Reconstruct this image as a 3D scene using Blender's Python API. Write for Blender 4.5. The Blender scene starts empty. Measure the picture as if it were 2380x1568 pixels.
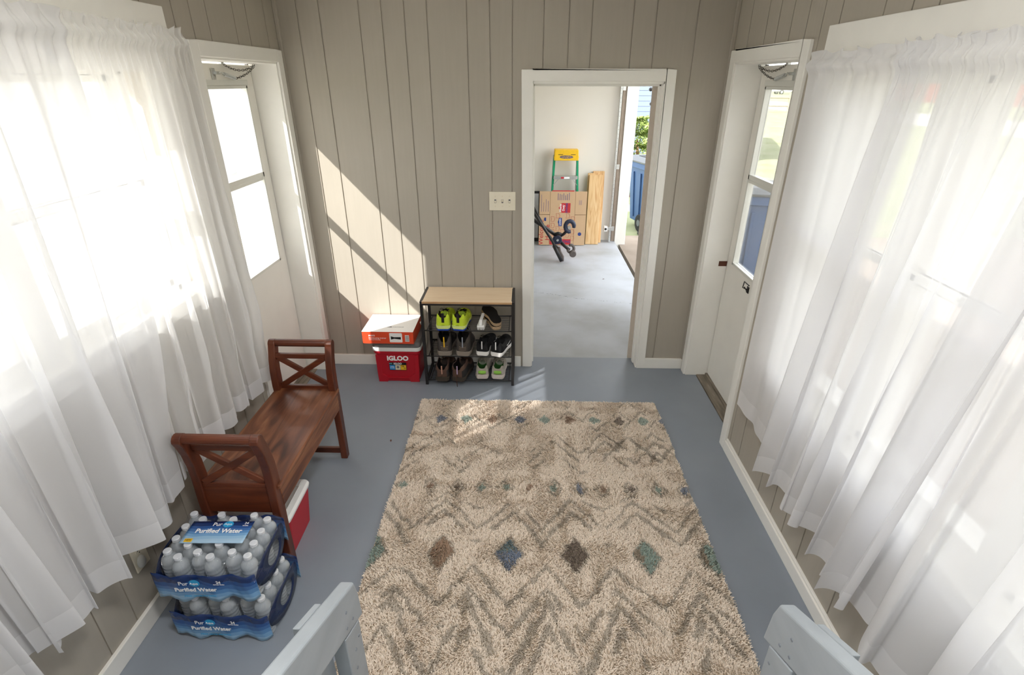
import bpy, bmesh, math, random
import numpy as np
from mathutils import Vector, Matrix
PI = math.pi
C = bpy.context.scene.collection
SC = bpy.context.scene

# ------------------------------------------------------------------ camera
F_PX, PITCH, YAW, ROLL = 1232.68, 0.449924, -0.0258372, 0.00175284
CAM = Vector((0.0, -3.6361, 2.0))
cd = bpy.data.cameras.new('camera'); cam = bpy.data.objects.new('camera', cd); C.objects.link(cam)
cd.sensor_width = 36.0; cd.lens = F_PX / 2380 * 36.0; cd.clip_start = 0.05; cd.clip_end = 400
_f = Vector((math.sin(YAW)*math.cos(PITCH), math.cos(YAW)*math.cos(PITCH), -math.sin(PITCH)))
_r = Vector((math.cos(YAW), -math.sin(YAW), 0)); _u = _r.cross(_f)
_r2 = math.cos(ROLL)*_r + math.sin(ROLL)*_u; _u2 = -math.sin(ROLL)*_r + math.cos(ROLL)*_u
M = Matrix((( _r2.x, _u2.x, -_f.x, CAM.x), (_r2.y, _u2.y, -_f.y, CAM.y), (_r2.z, _u2.z, -_f.z, CAM.z), (0, 0, 0, 1)))
cam.matrix_world = M
SC.camera = cam

# ------------------------------------------------------------------ sky, sun, exposure
w = bpy.data.worlds.new('sky'); SC.world = w; w.use_nodes = True
wn = w.node_tree.nodes; bg = wn['Background']
bg.inputs[0].default_value = (0.93, 0.965, 1.0, 1); bg.inputs[1].default_value = 2.9
sl = bpy.data.lights.new('sun', 'SUN'); sun = bpy.data.objects.new('sun', sl); C.objects.link(sun)
sl.energy = 15.0; sl.color = (1.0, 0.965, 0.91); sl.angle = math.radians(0.6)
SUN_DIR = Vector((1.0, 0.86, -1.11)).normalized()
sun.rotation_euler = SUN_DIR.to_track_quat('-Z', 'Y').to_euler()
SC.view_settings.view_transform = 'Standard'; SC.view_settings.look = 'None'
SC.view_settings.gamma = 1.0; SC.view_settings.use_curve_mapping = False
SC.view_settings.exposure = 0.67
SC.cycles.max_bounces = 14; SC.cycles.diffuse_bounces = 8; SC.cycles.transparent_max_bounces = 24
SC.cycles.transmission_bounces = 8; SC.cycles.sample_clamp_indirect = 12.0

ll = bpy.data.lights.new('fill_light_glow', 'AREA'); lamp_o = bpy.data.objects.new('fill_light_glow', ll); C.objects.link(lamp_o)
ll.shape = 'DISK'; ll.size = 0.36; ll.energy = 17; ll.color = (1.0, 0.985, 0.96); ll.spread = math.radians(180)
lamp_o.location = (0, 0, -0.062)     # parented to the fill_light housing below, an unseen fill added to brighten the room
# ------------------------------------------------------------------ materials
def lin(c):
    r = []
    for v in c[:3]:
        v = v/255.0
        r.append(v/12.92 if v <= 0.04045 else ((v+0.055)/1.055)**2.4)
    return (r[0], r[1], r[2], 1)

def nt(m):
    return m.node_tree.nodes, m.node_tree.links

def mat(name, rgb, rough=0.5, metal=0.0, spec=0.5, noise=0.0, nscale=20, bump=0.0, bscale=200, trans=0.0, ior=1.45, emis=0, stretch=(1, 1, 1), coat=0.0):
    m = bpy.data.materials.new(name); m.use_nodes = True
    N, L = nt(m); b = N['Principled BSDF']
    c = lin(rgb); b.inputs['Base Color'].default_value = c
    b.inputs['Roughness'].default_value = rough; b.inputs['Metallic'].default_value = metal
    b.inputs['Specular IOR Level'].default_value = spec; b.inputs['IOR'].default_value = ior
    b.inputs['Transmission Weight'].default_value = trans; b.inputs['Coat Weight'].default_value = coat
    tc = N.new('ShaderNodeTexCoord'); mp = N.new('ShaderNodeMapping'); mp.inputs['Scale'].default_value = stretch
    L.new(tc.outputs['Object'], mp.inputs['Vector'])
    if noise > 0:
        t = N.new('ShaderNodeTexNoise'); t.inputs['Scale'].default_value = nscale; t.inputs['Detail'].default_value = 6
        L.new(mp.outputs[0], t.inputs['Vector'])
        r = N.new('ShaderNodeMapRange'); r.inputs[1].default_value = 0.25; r.inputs[2].default_value = 0.75
        r.inputs[3].default_value = 1-noise; r.inputs[4].default_value = 1+noise
        L.new(t.outputs['Fac'], r.inputs[0])
        h = N.new('ShaderNodeHueSaturation'); h.inputs['Color'].default_value = c
        L.new(r.outputs[0], h.inputs['Value']); L.new(h.outputs[0], b.inputs['Base Color'])
    if bump > 0:
        t = N.new('ShaderNodeTexNoise'); t.inputs['Scale'].default_value = bscale; t.inputs['Detail'].default_value = 4
        L.new(mp.outputs[0], t.inputs['Vector'])
        u = N.new('ShaderNodeBump'); u.inputs['Strength'].default_value = bump; u.inputs['Distance'].default_value = 0.002
        L.new(t.outputs['Fac'], u.inputs['Height']); L.new(u.outputs[0], b.inputs['Normal'])
    return m

def ramp_mat(name, stops, tex='noise', scale=5, detail=6, stretch=(1, 1, 1), rough=0.5, distortion=0.0, spec=0.5, bump=0.0, rot=(0, 0, 0), coat=0.0, tscale=None):
    m = bpy.data.materials.new(name); m.use_nodes = True
    N, L = nt(m); b = N['Principled BSDF']; b.inputs['Roughness'].default_value = rough
    b.inputs['Specular IOR Level'].default_value = spec; b.inputs['Coat Weight'].default_value = coat
    tc = N.new('ShaderNodeTexCoord'); mp = N.new('ShaderNodeMapping'); mp.inputs['Scale'].default_value = stretch
    mp.inputs['Rotation'].default_value = rot
    L.new(tc.outputs['Object'], mp.inputs['Vector'])
    if tex == 'wave':
        t = N.new('ShaderNodeTexWave'); t.inputs['Scale'].default_value = scale; t.inputs['Distortion'].default_value = distortion
        t.inputs['Detail'].default_value = detail; t.inputs['Detail Scale'].default_value = tscale or 1.2
    else:
        t = N.new('ShaderNodeTexNoise'); t.inputs['Scale'].default_value = scale; t.inputs['Detail'].default_value = detail
        t.inputs['Distortion'].default_value = distortion
    L.new(mp.outputs[0], t.inputs['Vector'])
    cr = N.new('ShaderNodeValToRGB'); e = cr.color_ramp.elements
    e[0].position = stops[0][0]; e[0].color = lin(stops[0][1]); e[1].position = stops[-1][0]; e[1].color = lin(stops[-1][1])
    for p, c in stops[1:-1]:
        k = e.new(p); k.color = lin(c)
    L.new(t.outputs['Fac'], cr.inputs[0]); L.new(cr.outputs[0], b.inputs['Base Color'])
    if bump > 0:
        u = N.new('ShaderNodeBump'); u.inputs['Strength'].default_value = bump; u.inputs['Distance'].default_value = 0.002
        L.new(t.outputs['Fac'], u.inputs['Height']); L.new(u.outputs[0], b.inputs['Normal'])
    return m

def sheer_mat(name, base=0.42, edge=0.5, rgb=(250, 250, 250), trl=0.55):
    m = bpy.data.materials.new(name); m.use_nodes = True
    N, L = nt(m); N.remove(N['Principled BSDF']); out = N['Material Output']
    tr = N.new('ShaderNodeBsdfTransparent'); d = N.new('ShaderNodeBsdfDiffuse'); t = N.new('ShaderNodeBsdfTranslucent')
    d.inputs[0].default_value = lin(rgb); t.inputs[0].default_value = lin(rgb)
    mx = N.new('ShaderNodeMixShader'); mx.inputs[0].default_value = trl
    L.new(d.outputs[0], mx.inputs[1]); L.new(t.outputs[0], mx.inputs[2])
    lw = N.new('ShaderNodeLayerWeight'); lw.inputs['Blend'].default_value = 0.5
    ma = N.new('ShaderNodeMath'); ma.operation = 'MULTIPLY_ADD'; ma.use_clamp = True
    ma.inputs[1].default_value = edge; ma.inputs[2].default_value = base
    L.new(lw.outputs['Facing'], ma.inputs[0])
    m2 = N.new('ShaderNodeMixShader'); L.new(ma.outputs[0], m2.inputs[0])
    L.new(tr.outputs[0], m2.inputs[1]); L.new(mx.outputs[0], m2.inputs[2]); L.new(m2.outputs[0], out.inputs[0])
    return m

def pane_mat(name, refl=0.06, tint=(255, 255, 255)):
    m = bpy.data.materials.new(name); m.use_nodes = True
    N, L = nt(m); N.remove(N['Principled BSDF']); out = N['Material Output']
    tr = N.new('ShaderNodeBsdfTransparent'); tr.inputs[0].default_value = lin(tint)
    g = N.new('ShaderNodeBsdfGlossy'); g.inputs['Roughness'].default_value = 0.03
    fr = N.new('ShaderNodeFresnel'); fr.inputs[0].default_value = 1.45
    ma = N.new('ShaderNodeMath'); ma.operation = 'MULTIPLY'; ma.inputs[1].default_value = refl/0.06*0.6
    L.new(fr.outputs[0], ma.inputs[0])
    mx = N.new('ShaderNodeMixShader'); L.new(ma.outputs[0], mx.inputs[0]); L.new(tr.outputs[0], mx.inputs[1]); L.new(g.outputs[0], mx.inputs[2])
    L.new(mx.outputs[0], out.inputs[0])
    return m

WALL = ramp_mat('taupe_wall_paint', [(0.3, (171, 164, 152)), (0.7, (174, 167, 155))], scale=3, rough=0.6, spec=0.3, bump=0.0, stretch=(18, 18, 1.2))
WHITE = mat('white_trim_paint', (240, 238, 232), 0.4, noise=0.02, nscale=9)
WHITE2 = mat('white_door_paint', (236, 233, 226), 0.45, noise=0.03, nscale=5)
WHITEP0 = mat('opal_fill_diffuser', (250, 248, 244), 0.5)
CEIL = mat('ceiling_paint', (244, 243, 240), 0.8)
FLOOR = ramp_mat('blue_grey_floor_paint', [(0.25, (132, 139, 149)), (0.6, (140, 147, 157)), (0.85, (147, 154, 163))], scale=2.2, rough=0.42, spec=0.35, bump=0.05)
GFLOOR = ramp_mat('worn_grey_concrete_paint', [(0.3, (150, 150, 148)), (0.55, (176, 180, 186)), (0.8, (188, 192, 198))], scale=1.6, rough=0.5, detail=10)
CRACK = mat('floor_crack', (70, 68, 66), 0.9)
GWALL = mat('garage_drywall', (232, 227, 218), 0.8, noise=0.03, nscale=1.5)
ALU = mat('grey_aluminium_strip', (222, 222, 216), 0.35, 0.25)
ALUD = mat('dark_gap', (40, 36, 32), 0.8)
GLASS = pane_mat('clear_glass')
SHEER = sheer_mat('white_sheer_voile', 0.70, 0.34, (236, 236, 238), 0.36)
THIN = sheer_mat('thin_white_sheer_voile', 0.52, 0.44, (246, 246, 246), 0.42)
HEMM = sheer_mat('doubled_sheer_hem', 0.86, 0.2, (236, 236, 238), 0.36)
ROD = mat('white_enamel_rod', (238, 236, 228), 0.35)
SIDING = mat('white_siding', (236, 236, 234), 0.6)
BLUESID = mat('blue_grey_siding', (90, 100, 122), 0.6)
LAWN = ramp_mat('lawn', [(0.3, (122, 130, 94)), (0.55, (138, 142, 112)), (0.8, (152, 148, 126))], scale=1.3, rough=0.9, detail=8, spec=0.1)
CONC = ramp_mat('warm_concrete', [(0.3, (138, 126, 114)), (0.7, (150, 138, 126))], scale=4, rough=0.9, spec=0.1)
ASPH = mat('pale_road', (176, 176, 172), 0.9)
WOODG = ramp_mat('weathered_threshold_wood', [(0.3, (104, 96, 84)), (0.6, (140, 130, 116)), (0.85, (170, 162, 148))], scale=6, stretch=(8, 1, 8), rough=0.8)
BENCH = ramp_mat('reddish_brown_wood', [(0.28, (64, 32, 20)), (0.42, (100, 55, 34)), (0.55, (128, 78, 50)), (0.68, (158, 108, 74))], scale=2.6, stretch=(6, 0.7, 6), rough=0.42, distortion=1.2, coat=0.08)
BENCHX = ramp_mat('reddish_brown_wood_crosswise', [(0.2, (58, 26, 15)), (0.5, (96, 46, 26)), (0.8, (124, 66, 38))], scale=3.0, stretch=(1, 7, 7), rough=0.4, distortion=0.8, coat=0.08)
BENCHZ = ramp_mat('reddish_brown_wood_upright', [(0.2, (56, 26, 15)), (0.5, (94, 45, 26)), (0.8, (120, 64, 37))], scale=3.0, stretch=(7, 7, 1), rough=0.4, distortion=0.8, coat=0.08)
OAK = ramp_mat('light_oak_laminate', [(0.3, (226, 198, 162)), (0.6, (235, 211, 178)), (0.8, (240, 220, 190))], scale=5, stretch=(0.8, 12, 4), rough=0.45)
OAKE = ramp_mat('oak_laminate_edge', [(0.3, (180, 140, 98)), (0.7, (214, 180, 136))], scale=6, stretch=(1, 4, 14), rough=0.5)
PINE = ramp_mat('pine_board', [(0.3, (196, 146, 92)), (0.5, (222, 184, 132)), (0.7, (230, 198, 150))], scale=3.2, stretch=(7, 3, 0.7), rough=0.6, distortion=1.5)
BLACKM = mat('black_powder_coat', (38, 36, 36), 0.4)
BLACKP = mat('black_plastic', (26, 26, 30), 0.4)
STEEL = mat('galvanised_steel', (200, 202, 200), 0.35, 0.8, noise=0.08, nscale=40)
RUST = mat('brown_hinge', (92, 52, 36), 0.6)
IVORY = mat('ivory_plastic', (232, 224, 204), 0.4)
SOCK = mat('white_nylon', (238, 236, 232), 0.4)
RED = mat('red_cooler_plastic', (180, 20, 38), 0.38, noise=0.02, nscale=30, bump=0.08, bscale=500)
WHITEP = mat('white_plastic', (240, 240, 238), 0.4)
DGREY = mat('dark_grey_plastic', (108, 106, 106), 0.5)
ORANGE = mat('orange_red_carton', (226, 78, 44), 0.45)
CARTW = mat('white_carton', (246, 244, 242), 0.35)
BLACKI = mat('black_ink', (24, 24, 26), 0.5)
WHITEI = mat('white_ink', (250, 250, 250), 0.5)
GREYI = mat('grey_ink', (120, 118, 120), 0.5)
BLUEI = mat('blue_ink', (36, 130, 200), 0.5)
YELI = mat('yellow_ink', (240, 190, 40), 0.5)
CREAMI = mat('cream_ink', (222, 208, 180), 0.5)
REDI = mat('red_ink', (190, 48, 52), 0.6)
NAVYI = mat('navy_ink', (40, 62, 128), 0.6)
SCREWP = mat('chipped_paint_screw', (120, 126, 134), 0.6)
GREYWOOD = ramp_mat('blue_grey_painted_lumber', [(0.3, (150, 157, 163)), (0.7, (163, 170, 176))], scale=3, stretch=(5, 1, 5), rough=0.42, bump=0.15)
CARDB = mat('brown_cardboard', (200, 168, 132), 0.8, noise=0.03, nscale=8)
CARDE = mat('cardboard_edge', (150, 118, 86), 0.9)
GREENF = mat('green_fibreglass', (22, 150, 104), 0.4)
YELP = mat('yellow_plastic', (246, 196, 36), 0.45, noise=0.05, nscale=30)
BINB = mat('blue_bin_plastic', (62, 92, 136), 0.5, noise=0.05, nscale=14)
BINL = mat('grey_bin_lid', (96, 100, 104), 0.5)
RUBBER = mat('black_rubber', (30, 30, 30), 0.8)
FOLI = ramp_mat('juniper_foliage', [(0.35, (96, 114, 54)), (0.5, (128, 146, 78)), (0.65, (160, 172, 104))], scale=14, rough=0.8)
BARK = mat('brown_bark', (110, 80, 56), 0.9)

# ------------------------------------------------------------------ helpers
class MB:
    def __init__(s): s.v = []; s.f = []; s.m = []; s.mi = 0
    def add(s, vs, fs, mi=None):
        o = len(s.v); s.v += [tuple(p) for p in vs]
        for f in fs: s.f.append(tuple(i+o for i in f)); s.m.append(s.mi if mi is None else mi)
        return s
    def box(s, x0, x1, y0, y1, z0, z1, mi=None):
        if x0 > x1: x0, x1 = x1, x0
        if y0 > y1: y0, y1 = y1, y0
        if z0 > z1: z0, z1 = z1, z0
        vs = [(x0, y0, z0), (x1, y0, z0), (x1, y1, z0), (x0, y1, z0), (x0, y0, z1), (x1, y0, z1), (x1, y1, z1), (x0, y1, z1)]
        return s.add(vs, [(0, 3, 2, 1), (4, 5, 6, 7), (0, 1, 5, 4), (1, 2, 6, 5), (2, 3, 7, 6), (3, 0, 4, 7)], mi)
    def obox(s, c, sz, R, mi=None):
        h = [v/2 for v in sz]; vs = []
        for z in (-1, 1):
            for x, y in ((-1, -1), (1, -1), (1, 1), (-1, 1)):
                vs.append(Vector(c) + R @ Vector((x*h[0], y*h[1], z*h[2])))
        return s.add(vs, [(0, 3, 2, 1), (4, 5, 6, 7), (0, 1, 5, 4), (1, 2, 6, 5), (2, 3, 7, 6), (3, 0, 4, 7)], mi)
    def bar(s, a, b, w, t, side=(0, 0, 1), mi=None):
        a = Vector(a); b = Vector(b); d = (b-a); l = d.length; d.normalize()
        sd = Vector(side); sd = (sd - sd.dot(d)*d).normalized(); n = d.cross(sd)
        R = Matrix((d, sd, n)).transposed()
        return s.obox((a+b)/2, (l, w, t), R, mi)
    def tube(s, pts, r, n=8, mi=None, cap=True, closed=False):
        pts = [Vector(p) for p in pts]; k = len(pts); rr = r if hasattr(r, '__len__') else [r]*k
        vs = []; up = None
        for i, p in enumerate(pts):
            if closed: d = pts[(i+1) % k]-pts[i-1]
            else: d = pts[min(i+1, k-1)]-pts[max(i-1, 0)]
            if d.length < 1e-9: d = Vector((0, 0, 1))
            d.normalize()
            if up is None:
                up = Vector((0, 0, 1)) if abs(d.z) < .9 else Vector((1, 0, 0))
            u = (up - up.dot(d)*d)
            if u.length < 1e-6: u = Vector((1, 0, 0)) - d.x*d
            u.normalize(); up = u; v = d.cross(u)
            for j in range(n):
                a = 2*PI*j/n; vs.append(p + rr[i]*(math.cos(a)*u+math.sin(a)*v))
        fs = []
        for i in range(k if closed else k-1):
            for j in range(n):
                i2 = (i+1) % k
                fs.append((i*n+j, i*n+(j+1) % n, i2*n+(j+1) % n, i2*n+j))
        if cap and not closed:
            fs.append(tuple(range(n))[::-1]); fs.append(tuple((k-1)*n+j for j in range(n)))
        return s.add(vs, fs, mi)
    def lathe(s, prof, c=(0, 0, 0), n=20, R=None, mi=None):
        vs = []; R = R or Matrix.Identity(3)
        for r, z in prof:
            for j in range(n):
                a = 2*PI*j/n; vs.append(Vector(c)+R @ Vector((r*math.cos(a), r*math.sin(a), z)))
        fs = []
        for i in range(len(prof)-1):
            for j in range(n): fs.append((i*n+j, i*n+(j+1) % n, (i+1)*n+(j+1) % n, (i+1)*n+j))
        fs.append(tuple(range(n))[::-1]); fs.append(tuple((len(prof)-1)*n+j for j in range(n)))
        return s.add(vs, fs, mi)
    def prism(s, poly, axis, a, b, mi=None):
        n = len(poly); vs = []
        for t in (a, b):
            for p, q in poly:
                vs.append((t, p, q) if axis == 'x' else (p, t, q) if axis == 'y' else (p, q, t))
        fs = [tuple(range(n)), tuple(range(2*n-1, n-1, -1))]
        for i in range(n): fs.append((i, i+n, (i+1) % n+n, (i+1) % n))
        return s.add(vs, fs, mi)
    def grid(s, P, mi=None, closeu=False):
        nu = len(P); nv = len(P[0]); vs = [p for row in P for p in row]; fs = []
        for i in range(nu if closeu else nu-1):
            for j in range(nv-1):
                i2 = (i+1) % nu
                fs.append((i*nv+j, i2*nv+j, i2*nv+j+1, i*nv+j+1))
        return s.add(vs, fs, mi)
    def build(s, name, m, parent=None, smooth=False, bevel=0, segs=2, sub=0, solid=0, rotz=0, loc=None):
        me = bpy.data.meshes.new(name); me.from_pydata([tuple(p) for p in s.v], [], s.f)
        ms = m if isinstance(m, (list, tuple)) else [m]
        for x in ms: me.materials.append(x)
        if len(ms) > 1: me.polygons.foreach_set('material_index', s.m)
        bm = bmesh.new(); bm.from_mesh(me); bmesh.ops.remove_doubles(bm, verts=bm.verts, dist=1e-6)
        bmesh.ops.recalc_face_normals(bm, faces=bm.faces); bm.to_mesh(me); bm.free()
        if smooth: me.polygons.foreach_set('use_smooth', [True]*len(me.polygons))
        o = bpy.data.objects.new(name, me); C.objects.link(o)
        if parent is not None: o.parent = parent
        if loc: o.location = loc
        if rotz: o.rotation_euler = (0, 0, rotz)
        if solid:
            d = o.modifiers.new('solid', 'SOLIDIFY'); d.thickness = solid; d.offset = 0
        if bevel:
            b = o.modifiers.new('bevel', 'BEVEL'); b.width = bevel; b.segments = segs; b.limit_method = 'ANGLE'; b.angle_limit = math.radians(40)
        if sub:
            d = o.modifiers.new('sub', 'SUBSURF'); d.levels = sub; d.render_levels = sub
        return o

def tag(o, label=None, cat=None, group=None, kind=None):
    if label: o['label'] = label
    if cat: o['category'] = cat
    if group: o['group'] = group
    if kind: o['kind'] = kind
    return o

def empty(name, loc, rotz=0):
    o = bpy.data.objects.new(name, None); C.objects.link(o); o.location = loc; o.rotation_euler = (0, 0, rotz)
    o.empty_display_size = 0.1
    return o

def thing(name, label, cat, loc=(0, 0, 0), rotz=0, group=None):
    return tag(empty(name, loc, rotz), label, cat, group)

def struct(o): o['kind'] = 'structure'; return o

def children(o): return [c for c in bpy.data.objects if c.parent == o]

def copy_tree(o, parent=None):
    c = o.copy(); C.objects.link(c)
    if parent is not None: c.parent = parent
    for ch in children(o): copy_tree(ch, c)
    return c

def text(s, size, m, parent, loc, rot, name='lettering', ext=0.0004, align='CENTER', sx=1.0, shear=0.0, bold=0.0):
    cu = bpy.data.curves.new('txt', 'FONT'); cu.body = s; cu.size = size; cu.extrude = ext; cu.align_x = align; cu.align_y = 'CENTER'
    cu.shear = shear; cu.offset = bold; cu.resolution_u = 3
    t = bpy.data.objects.new('txt', cu); C.objects.link(t)
    bpy.context.view_layer.update()
    me = bpy.data.meshes.new_from_object(t.evaluated_get(bpy.context.evaluated_depsgraph_get()))
    bpy.data.objects.remove(t)
    me.materials.clear(); me.materials.append(m)
    o = bpy.data.objects.new(name, me); C.objects.link(o); o.parent = parent; o.location = loc; o.rotation_euler = rot
    o.scale = (sx, 1, 1)
    return o

# ================================================================== SETTING
XL, XR = -1.510, 1.225          # inner faces of the side walls
CEILZ = 2.56
FRONT = -4.10                    # wall behind the camera
# floor
MB().box(XL-0.13, XR+0.075, FRONT, 0.15, -0.1, 0.0).build('floor', FLOOR)
struct(bpy.data.objects['floor'])
struct(MB().box(-1.70, 1.235, 0.15, 3.80, -0.12, -0.004).build('floor_garage', GFLOOR))
# ceilings
struct(MB().box(XL-0.25, XR+0.25, FRONT-0.1, 0.15, CEILZ, CEILZ+0.12).build('ceiling', CEIL))
struct(MB().box(-1.75, 1.5, 0.15, 3.9, CEILZ, CEILZ+0.12).build('ceiling_garage', CEIL))

GX = [-1.375, -1.241, -1.004, -0.870, -0.735, -0.601, -0.365, -0.229, -0.095, 0.091, 0.240, 0.375, 0.615, 0.750, 0.990]

def strips(a, b, gs, gap=0.007):
    e = [a] + [g for g in gs if a+0.01 < g < b-0.01] + [b]
    out = []
    for i in range(len(e)-1):
        l = e[i] + (gap/2 if i > 0 else 0); r = e[i+1] - (gap/2 if i < len(e)-2 else 0)
        out.append((l, r))
    return out

# back wall (faces the camera at y = 0), doorway x 0.02..0.865
DX0, DX1, DZ = 0.030, 0.868, 2.00
def wall_back():
    m = MB()
    for (a, b, z0, z1) in ((XL-0.17, DX0, 0, CEILZ), (DX1, XR+0.17, 0, CEILZ), (DX0, DX1, DZ, CEILZ)):
        m.box(a, b, 0.0055, 0.15, z0, z1)
        for l, r in strips(a, b, GX): m.box(l, r, 0.0, 0.0056, z0, z1)
    return struct(m.build('wall_back', WALL))
wall_back()

def gy(seed, y0, y1, fixed):
    gs = list(fixed); random.seed(seed); y = min(fixed)
    k = 0
    while y > y0:
        y -= (0.134, 0.237, 0.134, 0.15)[k % 4]; k += 1; gs.append(y)
    return sorted(gs)

GYL = gy(1, FRONT, 0, [-0.145, -0.37, -0.514, -0.775, -0.915, -1.05, -1.26, -1.39, -1.53, -1.72, -1.87, -2.09, -2.278, -2.419, -2.678])
GYR = gy(2, FRONT, 0, [-0.096, -0.215, -0.449, -0.592, -0.742, -0.902, -1.04, -1.18, -1.467, -1.62, -1.746, -1.90, -2.172, -2.375, -2.518])

DOOR_Y0, DOOR_Y1, DOOR_Z = -0.945, -0.090, 2.105
WIN_Y0, WIN_Y1 = -3.72, -1.34

def wall_side(name, xw, s, gs, zs, zt):
    m = MB()
    rects = [(FRONT, WIN_Y0, 0, CEILZ), (WIN_Y0, WIN_Y1, 0, zs), (WIN_Y0, WIN_Y1, zt, CEILZ), (WIN_Y1, DOOR_Y0, 0, CEILZ),
             (DOOR_Y0, DOOR_Y1, DOOR_Z, CEILZ), (DOOR_Y1, 0.0, 0, CEILZ)]
    for y0, y1, z0, z1 in rects:
        m.box(xw+s*0.0055, xw+s*0.17, y0, y1, z0, z1)
        for l, r in strips(y0, y1, gs): m.box(xw, xw+s*0.0056, l, r, z0, z1)
    return struct(m.build(name, WALL))
ZSL, ZSR, ZT = 1.16, 0.76, 2.04
wall_side('wall_left', XL, -1, GYL, ZSL, ZT)
wall_side('wall_right', XR, 1, GYR, ZSR, ZT)
# house wall behind the camera, its siding running on to the left outside
struct(MB().box(-4.0, 3.9, FRONT-0.2, FRONT, -0.1, 5.2).build('wall_front', WHITE))

T = bpy.data.objects.new('fill_light', None); C.objects.link(T); T.location = (-0.1, -3.05, CEILZ)  # unseen round light added to lift the room's brightness
T['label'] = 'added round white fill light, out of view above the painted steps'; T['category'] = 'fill light'
m = MB(); m.lathe([(0.20, 0.0), (0.20, -0.03), (0.185, -0.035)], n=32); m.build('fill_light_base', WHITE, T, bevel=0.003)
m = MB(); m.lathe([(0.182, -0.036), (0.175, -0.05), (0.14, -0.0555), (0.02, -0.058)], n=32); m.build('fill_light_diffuser', WHITEP0, T, smooth=True)
lamp_o.parent = T
# corner trims and baseboards
m = MB(); m.box(XL, XL+0.022, -0.022, 0, 0.085, CEILZ); struct(m.build('trim_1', WALL, bevel=0.004))
m = MB(); m.box(XR-0.022, XR, -0.022, 0, 0.085, CEILZ); struct(m.build('trim_2', WALL, bevel=0.004))
for nm, x0, x1 in (('baseboard_back', XL, -0.025), ('baseboard_back_2', 0.925, XR-0.012)):
    struct(MB().box(x0, x1, -0.014, 0.002, 0, 0.085).build(nm, WHITE, bevel=0.003))
struct(MB().box(XL-0.002, XL+0.015, FRONT, -1.01, 0, 0.085).build('baseboard_left', WHITE, bevel=0.003))
m = MB(); m.box(XR-0.018, XR+0.002, FRONT, -1.01, 0, 0.068); m.box(XR-0.011, XR+0.002, FRONT, -1.01, 0.068, 0.082)
struct(m.build('baseboard_right', WHITE, bevel=0.003))

# garage doorway casing, slightly out of plumb like the photograph's
def lean(m):
    m.v = [(x-(z-1.0)*0.0125, y, z) for x, y, z in m.v]; return m
def doorway():
    m = MB()
    m.box(DX0-0.055, DX0+0.012, -0.016, 0.001, 0, 2.065); m.box(DX1-0.012, DX1+0.05, -0.016, 0.001, 0, 2.065)
    m.box(DX0+0.012, DX1-0.012, -0.016, 0.001, 2.0, 2.065)
    c = lean(m).build('door_1', WHITE, bevel=0.004); struct(c)
    m = MB()
    m.box(DX0-0.005, DX0+0.020, -0.004, 0.152, 0, 2.0); m.box(DX1-0.020, DX1+0.005, -0.004, 0.152, 0, 2.0)
    m.box(DX0, DX1, -0.004, 0.152, 1.985, 2.003)
    j = lean(m).build('door_jamb', WHITE, c, bevel=0.002)
    m = MB()
    m.box(DX0+0.019, DX0+0.030, 0.055, 0.10, 0.01, 1.985); m.box(DX1-0.032, DX1-0.019, 0.055, 0.10, 0.01, 1.985)
    m.box(DX0+0.02, DX1-0.02, 0.055, 0.10, 1.972, 1.986)
    lean(m).build('door_stop', WHITE, c, bevel=0.002)
    m = MB(); m.box(DX1-0.052, DX1+0.03, 0.153, 0.17, 0, 2.0)
    lean(m).build('garage_side_trim', mat('taupe_trim_paint', (205, 194, 182), 0.6, noise=0.05, nscale=30), c, bevel=0.002)
doorway()

def closer(parent, s, xd, xj):
    """spring and chain between the jamb head and the door"""
    T = empty('door_chain', (0, 0, 0)); T.parent = parent
    yj = -0.115
    def link_chain(a, b, sag, n, nm):
        a = Vector(a); b = Vector(b); m = MB()
        for i in range(n):
            t = (i+.5)/n; p = a.lerp(b, t)+Vector((0, 0, -sag*4*t*(1-t)))
            t2 = t+0.01; q = a.lerp(b, t2)+Vector((0, 0, -sag*4*t2*(1-t2))); d = (q-p).normalized()
            sd = Vector((1, 0, 0)) if i % 2 else Vector((0, 0, 1)); sd = (sd-sd.dot(d)*d).normalized()
            L_ = (b-a).length/n*0.72
            m.tube([p+d*L_*math.cos(k*PI/5)+sd*0.0055*math.sin(k*PI/5) for k in range(10)], 0.0014, 5, closed=True)
        m.build(nm, DGREYM, T, smooth=True)
    link_chain((xd-s*0.03, yj, 2.088), (xd-s*0.012, -0.46, 2.088), 0.035, 16, 'upper_chain')
    link_chain((xd-s*0.03, yj, 2.080), (xd-s*0.02, -0.355, 2.012), 0.012, 11, 'lower_chain')
    m = MB(); pts = []
    a = Vector((xd-s*0.02, -0.36, 2.012)); b = Vector((xd-s*0.02, -0.47, 2.032))
    for i in range(14*8+1):
        t = i/(14*8); an = 2*PI*i/8; p = a.lerp(b, t); pts.append(p+Vector((0.009*math.cos(an), 0, 0.009*math.sin(an))))
    m.tube(pts, 0.0022, 5); m.build('spring', STEEL, T, smooth=True)
    m = MB(); m.tube([b, b+Vector((0, -.025, .01)), b+Vector((0, -.05, .005))], 0.003, 6); m.box(xd-s*0.002, xd-s*0.008, -0.57, -0.535, 2.005, 2.06)
    m.box(xd-s*0.002, xd-s*0.02, -0.545, -0.51, 2.03, 2.045)
    m.box(xd-s*0.002, xd-s*0.02, -0.475, -0.45, 2.08, 2.092)
    m.build('bracket', STEEL, T, bevel=0.001)
DGREYM = mat('dark_chain_metal', (92, 86, 80), 0.4, 0.7)

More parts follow.
